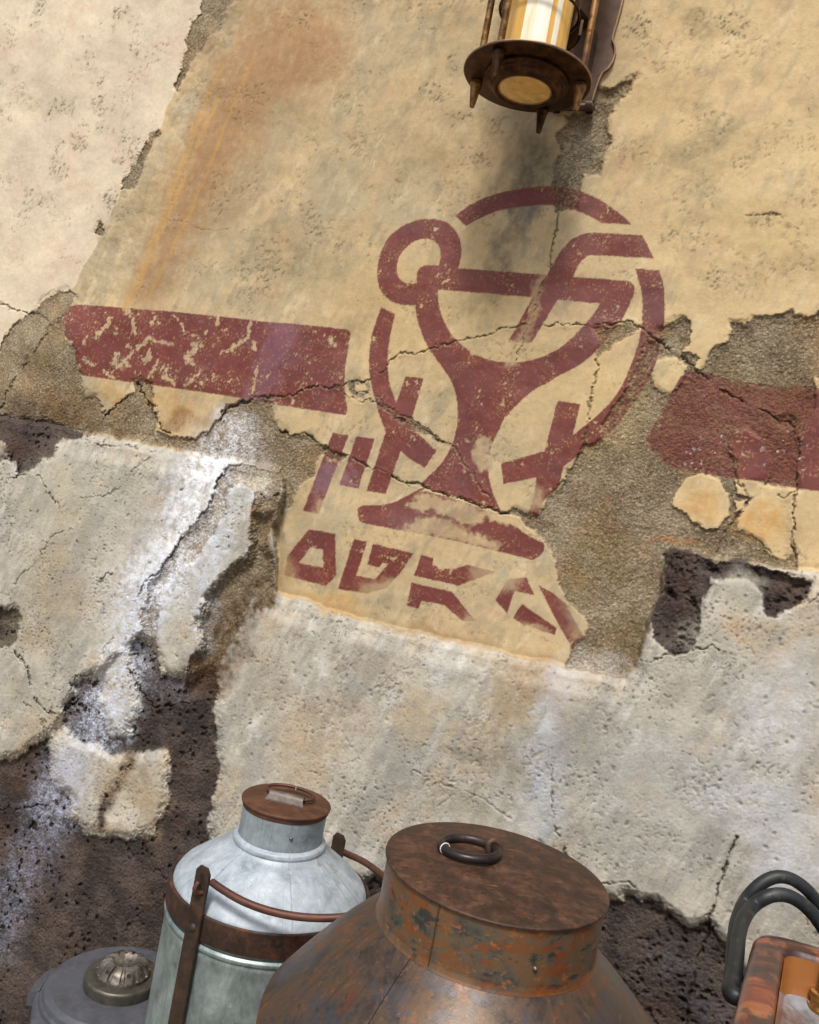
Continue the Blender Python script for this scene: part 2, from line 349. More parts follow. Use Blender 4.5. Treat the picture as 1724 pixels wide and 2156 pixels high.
for pts, wd in (([(700, 240), (720, 300)], 7), ([(735, 260), (735, 310)], 5), ([(1035, 360), (1040, 395)], 6), ([(1105, 470), (1060, 550), (1080, 570)], 11), ([(885, 310), (865, 355)], 5), ([(750, 330), (765, 410)], 6),
                ([(625, 320), (600, 370), (540, 430)], 6), ([(660, 540), (640, 570), (690, 600)], 9), ([(850, 430), (790, 480), (700, 560), (730, 590)], 6), ([(840, 440), (970, 475)], 5), ([(1440, 460), (1440, 500)], 7), ([(1420, 350), (1400, 440), (1330, 480), (1250, 520)], 6),
                ([(900, 560), (840, 660)], 5), ([(950, 600), (930, 660), (990, 690)], 5), ([(1140, 620), (1050, 700)], 5), ([(1215, 640), (1200, 680)], 4), ([(1460, 590), (1430, 740)], 5), ([(1180, 380), (1160, 410)], 4), ([(800, 545), (820, 575)], 5),
                ([(1230, 320), (1235, 350)], 8), ([(470, 560), (530, 590)], 5), ([(590, 625), (640, 660)], 4), ([(980, 310), (1010, 330)], 4), ([(1660, 790), (1640, 830)], 6), ([(1860, 430), (1880, 470)], 10)):
    wline('B1', pts, wd)
# paint over bare render: most of it lost, the rest held in the grain
rough = W[REN]
g2 = fbm(U*75, V*75, 3, 38, 0.7)
wear = np.maximum(wear, rough*(0.14 + 0.76*sstep(-0.18, 0.26, g2 + 0.4*med)))
def wpoly(crop, pts, a, soft=16):
    global wear
    m = sstep(-0.5*soft, 0.5*soft, sdf([p[:2] for p in T(crop, pts)], XW, YW, 30) + 9*fine)
    wear = np.maximum(wear, a*m)
wpoly('B2', [(900, 1320), (1000, 1325), (1200, 1380), (1320, 1420), (1500, 1450), (1440, 1500), (1290, 1465), (1200, 1500), (1120, 1490), (1040, 1440), (960, 1400), (890, 1420), (830, 1390), (860, 1330)], 0.8, 10)
wpoly('B2', [(790, 1525), (900, 1450), (1050, 1460), (1150, 1520), (1250, 1545), (1350, 1600), (1330, 1640), (1100, 1585), (900, 1545)], 0.8, 14)
wpoly('B2', [(1215, 980), (1290, 1000), (1300, 1100), (1285, 1200), (1230, 1180), (1200, 1080)], 0.85, 14)
wpoly('B2', [(300, 1340), (400, 1340), (400, 1460), (280, 1460)], 0.6, 18)
wpoly('C2', [(560, 340), (760, 330), (760, 430), (560, 430)], 0.55, 24)
wpoly('C2', [(1140, 520), (1240, 520), (1240, 590), (1120, 590)], 0.6, 24)
wpoly('C2', [(1180, 220), (1340, 240), (1340, 320), (1180, 340)], 0.5, 24)
wpoly('C2', [(1380, 280), (1460, 300), (1440, 380), (1330, 400)], 0.6, 26)
wpoly('C2', [(1420, 560), (1600, 600), (1720, 680), (1700, 740), (1420, 640)], 0.8, 18)
wpoly('C2', [(1700, 400), (1800, 500), (1900, 700), (1800, 760), (1720, 560)], 0.45, 30)
wpoly('C2', [(80, 180), (180, 180), (200, 330), (90, 330)], 0.5, 24)
wpoly('B3', [(40, 1280), (170, 1280), (170, 1400), (60, 1380)], 0.55, 24)
wpoly('B3', [(130, 60), (175, 70), (150, 230), (90, 450), (0, 600), (-60, 600), (40, 400), (100, 220)], 0.5, 14)
wpoly('B3', [(740, 430), (840, 430), (760, 640), (600, 900), (500, 1010), (560, 840), (700, 560)], 0.25, 14)
wpoly('B3', [(1010, 640), (1700, 740), (1650, 800), (1500, 790), (1300, 720), (1010, 660)], 0.55, 24)
wpoly('B3', [(1480, 870), (1590, 880), (1600, 950), (1500, 960)], 1.0, 10)
wear = np.clip(wear, 0, 1)
RED = RED*(1-wear)
# faint red left on the bare render under the goblet
for q, a in (([(330, 1250), (450, 1220), (440, 1380), (330, 1440), (270, 1380)], 0.5), ([(500, 1290), (640, 1250), (600, 1560), (470, 1540)], 0.5)):
    m = sstep(-10, 10, sdf([p[:2] for p in T('B3', q)], XW, YW, 30))*a*sstep(-0.1, 0.35, g2)
    RED = np.maximum(RED, m)

# ------------------------------------------------------------------ cracks
cracks = [
 ('B1', [(780, 690), (850, 800), (890, 890), (920, 950), (1010, 1000), (1090, 1010), (1180, 950), (1240, 890), (1310, 820), (1400, 790), (1478, 770), (1600, 765), (1680, 745), (1750, 715), (1820, 705), (1900, 720)], 3.2, 1.0),
 ('B2', [(420, 720), (470, 705), (520, 680), (600, 685), (650, 650), (700, 610), (720, 580), (790, 520), (860, 525), (940, 500), (1000, 480), (1100, 455), (1200, 430), (1290, 410), (1400, 375), (1500, 355), (1600, 365), (1724, 357)], 2.2, 0.8),
 ('B3', [(290, 357), (400, 360), (520, 350), (640, 335), (700, 370), (800, 440), (900, 520), (1030, 610), (1100, 670), (1200, 745), (1300, 800), (1450, 870), (1560, 920), (1610, 1000), (1605, 1150), (1590, 1300), (1580, 1450), (1570, 1600), (1600, 1690)], 2.5, 0.9),
 ('B2', [(420, 720), (480, 760), (560, 790), (620, 790), (700, 840), (760, 880), (850, 930), (950, 960), (1000, 1000), (1080, 1050), (1150, 1130), (1200, 1220), (1250, 1300), (1320, 1400)], 2.0, 0.7),
 ('B2', [(520, 690), (530, 740), (590, 740), (640, 760), (740, 840), (860, 905), (960, 955), (1030, 1010)], 1.6, 0.5),
 ('B2', [(100, 950), (160, 980), (250, 975), (330, 1030), (400, 1080), (500, 1110), (600, 1170), (700, 1190), (800, 1240), (900, 1270), (960, 1300), (1100, 1330), (1200, 1370), (1320, 1410), (1400, 1430)], 3.4, 1.1),
 ('B3', [(465, 560), (470, 620), (440, 720), (415, 860), (400, 980), (385, 1060), (330, 1160), (240, 1290)], 2.4, 0.8),
 ('B3', [(1210, 1050), (1250, 1110), (1245, 1220), (1330, 1330), (1230, 1480), (1140, 1640)], 2.4, 0.8),
 ('B3', [(1450, 1240), (1400, 1280), (1330, 1330)], 1.8, 0.6), ('B3', [(1495, 1315), (1530, 1335), (1585, 1300)], 1.8, 0.7),
 ('B3', [(1260, 1520), (1340, 1545), (1410, 1600), (1440, 1650)], 1.6, 0.6),
 ('B1', [(-300, 150), (0, 240), (160, 300), (220, 300), (280, 350)], 2.2, 0.8), ('B1', [(350, 310), (240, 450), (150, 570), (70, 700), (0, 830)], 2.6, 0.9),
 ('B1', [(170, 1200), (240, 1240), (280, 1320), (345, 1395)], 2.0, 0.7), ('B1', [(850, 1110), (800, 1150), (720, 1220), (680, 1280), (630, 1320), (540, 1330), (430, 1350)], 2.0, 0.45),
 ('B1', [(400, 1520), (300, 1550), (240, 1640), (180, 1724), (100, 1790), (60, 1850)], 2.0, 0.4), ('B1', [(0, 1228), (90, 1232), (120, 1215), (170, 1200)], 2.0, 0.8),
 ('B1', [(590, 880), (680, 800), (760, 755)], 2.6, 0.9), ('B1', [(500, 1000), (560, 1050), (640, 1040), (760, 1060), (880, 1070)], 2.2, 0.7),
 ('C1', [(70, 730), (130, 780), (170, 870), (200, 1000), (250, 1070), (350, 1080), (420, 1030), (440, 1000)], 2.4, 0.9),
 ('C1', [(130, 1020), (190, 1060), (240, 1120), (255, 1190)], 1.8, 0.6), ('C1', [(350, 1080), (420, 1020), (400, 960), (430, 880), (510, 860), (520, 830)], 2.2, 0.8),
 ('C1', [(750, 850), (800, 950), (870, 1045), (1000, 1030), (1220, 1000)], 3.0, 1.0), ('C1', [(870, 1045), (850, 1090)], 2, 0.6),
 ('C1', [(1290, 1060), (1410, 1035), (1500, 1045)], 0, 0), ('C1', [(555, 350), (600, 290), (630, 280)], 2.0, 0.8), ('C1', [(545, 330), (680, 350)], 1.6, 0.5),
 ('C1', [(805, 1200), (780, 1290), (720, 1400)], 2.4, 0.8), ('C1', [(640, 640), (560, 760)], 1.6, 0.5),
 ('D1', [(-200, 320), (0, 312), (180, 300), (300, 280)], 3.0, 1.0), ('D1', [(930, 520), (1000, 640), (1120, 800)], 3.0, 0.9),
 ('C3', [(720, 770), (770, 785), (860, 750), (1000, 720), (1110, 690), (1150, 730)], 2.4, 0.9), ('C3', [(1640, 470), (1724, 430), (1800, 400)], 2.2, 0.8),
 ('C3', [(210, 1380), (225, 1500), (210, 1620), (225, 1724)], 2.4, 0.8), ('D3', [(1200, 280), (1210, 400), (1265, 540), (1290, 620)], 3.0, 1.0),
 ('C3', [(1440, 780), (1460, 900), (1500, 890)], 0, 0),
 ('D4', [(1110, 230), (1050, 360), (1000, 510), (960, 680), (900, 820), (900, 930), (860, 1010), (800, 1250), (760, 1460), (720, 1620), (700, 1800)], 3.4, 1.2),
 ('D4', [(900, 880), (960, 960), (1035, 1035)], 2.6, 0.9), ('D4', [(120, 572), (320, 570), (440, 680), (540, 710), (680, 830), (760, 835), (890, 820)], 2.6, 0.9),
 ('C2', [(860, 1420), (950, 1440), (1080, 1500), (1200, 1540), (1300, 1590), (1420, 1680)], 2.4, 0.5), ('C2', [(1000, 1610), (1100, 1545), (1200, 1560)], 1.8, 0.3),
 ('A3', [(240, 1190), (245, 1300), (215, 1400), (195, 1530), (160, 1620)], 2.6, 0.8), ('B3', [(160, 140), (110, 280), (70, 400), (10, 570)], 1.6, 0.5),
 ('B1', [(1290, 1165), (1240, 1250), (1180, 1400), (1080, 1510), (920, 1720), (850, 1790), (770, 1910)], 3.0, 0.9),
 ('B1', [(1480, 1320), (1530, 1350), (1590, 1310)], 2.4, 0.8),
 ('A3', [(1440, 1000), (1490, 970), (1520, 930)], 1.8, 0.4), ('A3', [(1310, 1220), (1400, 1225), (1500, 1215), (1560, 1260), (1600, 1300)], 1.8, 0.35),
 ('A1', [(740, 1190), (900, 1230), (1050, 1260), (1160, 1305), (1400, 1300), (1600, 1320)], 1.2, 0.18), ('C1', [(1235, 1440), (1290, 1500), (1330, 1490)], 1.6, 0.5),
]
CK = np.zeros(X.shape, dtype=np.float32)
gate = sstep(-0.45, 0.1, fbm(U*18, V*18, 2, 60)); wid = 0.55 + 0.9*sstep(-0.3, 0.4, fbm(U*40, V*40, 2, 63))
cx_, cy_ = X + 5*n8 + 2.6*n3 + 5*n30, Y + 5*n8b + 2.6*n3b + 5*n30b
for crop, q, wd, dp in cracks:
    if wd == 0: continue
    d = dline(T(crop, q), cx_, cy_, 14)
    m_ = np.clip(1.15 - d/(wd*(0.22+0.85*gate*wid)), 0, 1)*dp
    CK = np.maximum(CK, m_*(0.35+0.65*gate))
    H += 0.0015*np.exp(-(d/7.0)**2)*dp*(d < 13)                     # lips lifted beside a crack
H -= 0.011*CK
RED *= (1-0.8*np.clip(CK*1.2, 0, 1))

# ------------------------------------------------------------------ form of the wall
big = fbm(U*1.3, V*1.3, 3, 70)
H += 0.022*big + 0.008*fbm(U*5, V*5, 3, 74)
H += 0.060*sstep(-5, 6, sLOW) + 0.012*sstep(4, 22, sLOW) + 0.015*sstep(20, 60, sLOW)           # lower courses stand out, rounded lip
H -= 0.13*sstep(-130, 6, sPAL)**1.6                                                   # pale wall lies further back
chm = np.zeros(X.shape, dtype=np.float32)
for q, dep in ((CH, 0.038), (C2N, 0.014), (lavas[0], 0.018), (lavas[2], 0.02), (lavas[1], 0.018), (LPP, 0.006)):
    s = sdf([p[:2] for p in q], XM, YM, 40); H -= dep*sstep(-8, 22, s)
s = sdf([p[:2] for p in RR], XM, YM, 40); H -= 0.006*sstep(0, 30, s)
for k in (3, 4):
    s = sdf([p[:2] for p in lavas[k]], XM, YM, 40); H -= 0.022*sstep(-20, 4, s)
for q in ton[:2]:
    s = sdf([p[:2] for p in q], XM, YM, 40); H += 0.02*sstep(-4, 22, s)
# knocked hole in the right stripe
dh = np.hypot((X-1655)/28, (Y-888)/17) + 0.25*n8
H -= 0.009*(1-sstep(0.5, 1.15, dh)); RED *= 0.2+0.8*sstep(0.8, 1.3, dh)

# grain of each coat
g1 = fbm(U*38, V*38, 4, 80, 0.62); gf = fbm(U*120, V*120, 3, 84, 0.75); gff = perlin(U*210, V*210, 90)
lavn = fbm(U*30, V*30, 4, 92, 0.7)
H += (W[TAN] + W[PAL])*(0.0008*g1 + 0.0004*gff)*(1-0.5*RED)
H += W[REN]*(0.0032*g1 + 0.0030*gf + 0.0018*gff)
trow = fbm(crs*52, dirn*11, 4, 210, 0.55); lowchip = sstep(0.25, 0.32, fbm(U*80, V*80, 3, 214, 0.6))*sstep(-0.15, 0.35, fbm(U*4.5, V*4.5, 3, 218, 0.6) + 0.25*g1)
H += W[LOW]*(0.0011*g1 + 0.0007*trow + 0.0009*gf + 0.0009*gff - 0.0032*lowchip)
H += W[LAV]*(0.006*lavn + 0.0036*gf + 0.0020*gff)
# pecked patches: clusters of little chips
def pecks(f, seed, lo, hi):
    cl = sstep(lo, hi, fbm(U*6, V*6, 3, seed, 0.6))
    pk = sstep(0.12, 0.34, fbm(crs*f*1.25, dirn*f*0.8, 3, seed+5, 0.7))
    return cl*pk
pk = pecks(58, 100, 0.05, 0.28)
spots = [('A3', 1150, 130, 140, 90), ('A3', 1050, 400, 110, 60), ('A3', 850, 390, 55, 40), ('A3', 1680, 640, 38, 120), ('A3', 1000, 880, 130, 110), ('A3', 1030, 640, 110, 60), ('A3', 1160, 740, 70, 80),
         ('A3', 1340, 790, 60, 60), ('A3', 1310, 910, 70, 50), ('A3', 1020, 1050, 150, 60), ('A3', 700, 150, 90, 90), ('A3', 600, 470, 110, 50), ('A3', 1620, 1130, 110, 60), ('A3', 1450, 1250, 160, 60), ('A3', 1500, 1500, 170, 90),
         ('A3', 1150, 1560, 100, 60), ('A3', 920, 1360, 120, 50), ('A2', 900, 320, 90, 60), ('A2', 1080, 350, 40, 70), ('A2', 980, 500, 80, 70), ('A2', 620, 250, 70, 80), ('A2', 470, 540, 70, 90), ('A2', 510, 800, 70, 50), ('A2', 240, 110, 40, 40),
         ('A2', 1200, 900, 110, 70), ('A2', 260, 1250, 80, 140), ('A2', 1130, 660, 100, 60), ('A2', 100, 700, 60, 50), ('A2', 1350, 700, 90, 50), ('A2', 60, 1450, 130, 120), ('A2', 600, 1080, 80, 50), ('A2', 420, 1320, 60, 120),
         ('A1', 430, 820, 40, 55), ('A1', 330, 900, 45, 110), ('A1', 200, 1120, 80, 50), ('A1', 560, 600, 60, 60), ('A1', 350, 610, 60, 60), ('A1', 470, 390, 50, 45), ('A1', 570, 460, 50, 50), ('A1', 130, 530, 70, 80), ('A1', 740, 130, 30, 45), ('A1', 640, 170, 30, 60), ('A1', 220, 30, 60, 35),
         ('A1', 240, 230, 40, 35), ('A1', 210, 140, 60, 20), ('A1', 60, 370, 20, 25), ('A1', 10, 620, 50, 40), ('A1', 570, 720, 40, 30), ('A1', 760, 280, 20, 40), ('A1', 490, 230, 50, 16), ('A1', 680, 60, 50, 30), ('A1', 580, 1300, 60, 60), ('A1', 720, 820, 90, 90), ('A1', 640, 1150, 70, 90), ('A1', 20, 1000, 50, 50),
         ('A1', 1450, 1550, 120, 150), ('A1', 1440, 1075, 40, 25), ('A1', 1560, 1130, 40, 30), ('A1', 1580, 700, 50, 60),
         ('C2', 750, 900, 160, 60), ('C2', 780, 970, 100, 60), ('C2', 430, 800, 120, 120), ('C2', 1180, 1100, 120, 80), ('C2', 1300, 850, 140, 110), ('C2', 400, 560, 180, 60), ('C2', 1550, 1330, 140, 50), ('C3', 1660, 1060, 70, 130), ('C3', 1350, 1560, 160, 80), ('C3', 1400, 1400, 120, 70), ('C3', 1150, 1020, 120, 60)]
spotm = np.zeros(X.shape, dtype=np.float32)
for crop, x, y, rx, ry in spots:
    (px, py, _), = T(crop, [(x, y)]); k = 0.372
    d = np.hypot((XW+14*n30b-px)/(rx*k), (YW+14*n30-py)/(ry*k)); spotm = np.maximum(spotm, (0.25+0.75*((px*7.13+py*3.7) % 1.0))*(1-sstep(0.25, 1.25, d + 0.7*n8 + 0.8*n30)))
pk2 = sstep(0.02, 0.30, fbm(crs*75, dirn*45, 3, 110, 0.7))
pkall = np.clip(pk*0.5 + spotm*pk2, 0, 1)*(1-W[LAV])*(1-0.6*W[REN])*(1-RED)
H -= pkall*(0.0030*(W[TAN]+W[PAL]) + 0.0042*W[LOW])
print('relief base done')

# pits of the lava, stamped one by one
rs = np.random.RandomState(5)
def inv_idx(px, py):
    p = np.array(on_wall(px, py)) - W0
    return float(p @ GA), float(p @ GB)
PIT = np.zeros(X.shape, dtype=np.float32)
def pit(px, py, r, dep):
    a, b = inv_idx(px, py)
    i = np.searchsorted(BB, b); j = np.searchsorted(AA, a); k = int(r/STEP)+3
    i0, i1, j0, j1 = max(i-k, 0), min(i+k, NR), max(j-k, 0), min(j+k, NC)
    if i1 <= i0 or j1 <= j0: return
    an = rs.rand()*3.14; ex = 1+rs.rand()*0.9
    da = AA[j0:j1][None, :]-a; db = BB[i0:i1][:, None]-b
    u_ = (da*math.cos(an)+db*math.sin(an))/r/ex; v_ = (-da*math.sin(an)+db*math.cos(an))/r
    d = np.sqrt(u_*u_+v_*v_) + 0.35*n3[i0:i1, j0:j1]
    m = (1-sstep(0.45, 1.1, d)).astype(np.float32)
    H[i0:i1, j0:j1] -= dep*m
    PIT[i0:i1, j0:j1] = np.maximum(PIT[i0:i1, j0:j1], m)
def sample(fx, px, py):
    a, b = inv_idx(px, py); i = min(max(np.searchsorted(BB, b), 0), NR-1); j = min(max(np.searchsorted(AA, a), 0), NC-1)
    return fx[i, j]
cl = fbm(U*5, V*5, 2, 120)
for k in range(9000):
    px = rs.rand()*1800-40; py = 880 + rs.rand()*1300
    if sample(W[LAV], px, py) > 0.7:
        c = sample(cl, px, py)
        if rs.rand() < 0.6+1.8*c:
            r = 0.0034 + 0.0062*rs.rand()**2; pit(px, py, r, 0.8*r+0.003)
    elif sample(W[LOW], px, py) > 0.8 and rs.rand() < 0.13 + 0.4*max(sample(cl, px, py), 0):
        r = 0.0028 + 0.0035*rs.rand()**2; pit(px, py, r, 0.6*r)
for (px, py, r) in ((72, 1737, 0.016), (109, 1735, 0.009), (247, 1652, 0.008), (20, 1700, 0.010), (120, 1690, 0.008)): pit(px, py, r, r*0.9)

# ------------------------------------------------------------------ colour of each coat, with light streak and lantern shadow painted in
K = 0.88
def mixc(A, B, t): return A*(1-t[..., None]) + B*t[..., None]
f1 = fbm(U*2.6, V*2.6, 4, 130, 0.55); f2 = fbm(U*7, V*7, 4, 134, 0.6); f3 = fbm(crs*26, dirn*9, 4, 138, 0.6); f4 = fbm(U*4, V*4, 4, 142, 0.6)
c1 = lambda *c: lin(c, K)
ones = np.ones(X.shape+(3,), dtype=np.float32)
tan = mixc(ones*c1(203, 179, 138), ones*c1(188, 172, 140), sstep(-0.25, 0.25, f1))
tan = mixc(tan, ones*c1(219, 194, 148), 0.85*sstep(1130, 1420, X + 60*f1))
tan = mixc(tan, ones*c1(212, 188, 146), 0.6*sstep(-0.05, 0.4, f2))
tan = mixc(tan, ones*c1(166, 156, 130), 0.5*sstep(0.0, 0.36, 0.7*f3 + 0.5*f4))
tan = mixc(tan, ones*c1(158, 146, 120), 0.55*sstep(0.05, 0.35, fbm(crs*11, dirn*5, 4, 230, 0.62))*sstep(1500, 900, X))
tan = mixc(tan, ones*c1(222, 202, 164), 0.5*sstep(0.12, 0.4, fbm(crs*16, dirn*7, 4, 236, 0.62)))
tan = mixc(tan, ones*c1(200, 168, 130), 0.4*sstep(0.05, 0.4, f4))
pal = mixc(ones*c1(232, 217, 190), ones*c1(216, 201, 178), sstep(-0.3, 0.35, f1 + 0.3*f4))
pal = mixc(pal, ones*c1(220, 195, 170), 0.5*sstep(0.0, 0.4, f2))
ren = mixc(ones*c1(156, 142, 118), ones*c1(130, 115, 92), sstep(-0.3, 0.3, f2 + 0.3*g1))
ren = mixc(ren, ones*c1(150, 122, 86), 0.55*sstep(0.0, 0.35, f4))
ren = mixc(ren, ones*c1(112, 96, 74), 0.5*sstep(0.0, 0.35, fbm(U*5, V*5, 4, 260, 0.6)))
ren = mixc(ren, ones*c1(188, 176, 150), 0.8*sstep(0.12, 0.45, gf))
ren = mixc(ren, ones*c1(84, 72, 54), 0.6*sstep(0.15, 0.5, -gf))
low = mixc(ones*c1(199, 193, 178), ones*c1(176, 171, 158), sstep(-0.3, 0.3, f2))
low = mixc(low, ones*c1(224, 221, 212), 0.6*sstep(0.0, 0.4, 0.5*f3 + 0.7*f2))
low = mixc(low, ones*c1(194, 174, 144), 0.6*sstep(0.0, 0.35, f4))
low = mixc(low, ones*c1(150, 147, 138), 0.55*sstep(0.05, 0.45, trow*0.7 + 0.7*f1))
low = mixc(low, ones*c1(160, 157, 149), 0.7*sstep(0.0, 0.3, fbm(crs*9, dirn*2.5, 4, 222, 0.6)))
low = mixc(low, ones*c1(112, 104, 90), 0.75*lowchip)
lav = mixc(ones*c1(90, 79, 73), ones*c1(64, 56, 53), sstep(-0.3, 0.3, f2 + 0.4*gf))
lav = mixc(lav, ones*c1(96, 76, 64), 0.35*sstep(0.05, 0.4, f4))
ALB = tan*W[TAN][..., None] + pal*W[PAL][..., None] + ren*W[REN][..., None] + low*W[LOW][..., None] + lav*W[LAV][..., None]
# stains, pale streaks and the painted lantern shadow: picture place, radii, lean, colour, strength
def blob(x, y, rx, ry, rot, col, a, grain=0.5, warp=1.0):
    global ALB
    c, s_ = math.cos(R_(rot)), math.sin(R_(rot)); R = max(rx, ry)*1.5+20
    sel = np.nonzero((np.abs(X-x) < R) & (np.abs(Y-y) < R))
    if len(sel[0]) == 0: return
    dx = X[sel]-x + warp*(22*n30[sel] + 8*n8[sel]); dy = Y[sel]-y + warp*(22*n30b[sel] + 8*n8b[sel])
    d = np.hypot((dx*c+dy*s_)/rx, (-dx*s_+dy*c)/ry)
    m = (1-sstep(0.35, 1.15, d + 0.25*f3[sel]))*a*np.clip(1-grain+grain*(0.5+1.6*g1[sel]+0.8*f3[sel]), 0, 1.2)
    m = np.clip(m, 0, 1)[:, None]
    ALB[sel] = ALB[sel]*(1-m) + lin(col, K)*m
OR = (174, 138, 100); OC = (188, 150, 92); GR = (138, 131, 108); DG = (92, 90, 80); WH = (206, 212, 224); BL = (196, 204, 220)
BR = (118, 92, 62); DB = (86, 68, 52); LT = (222, 212, 190)
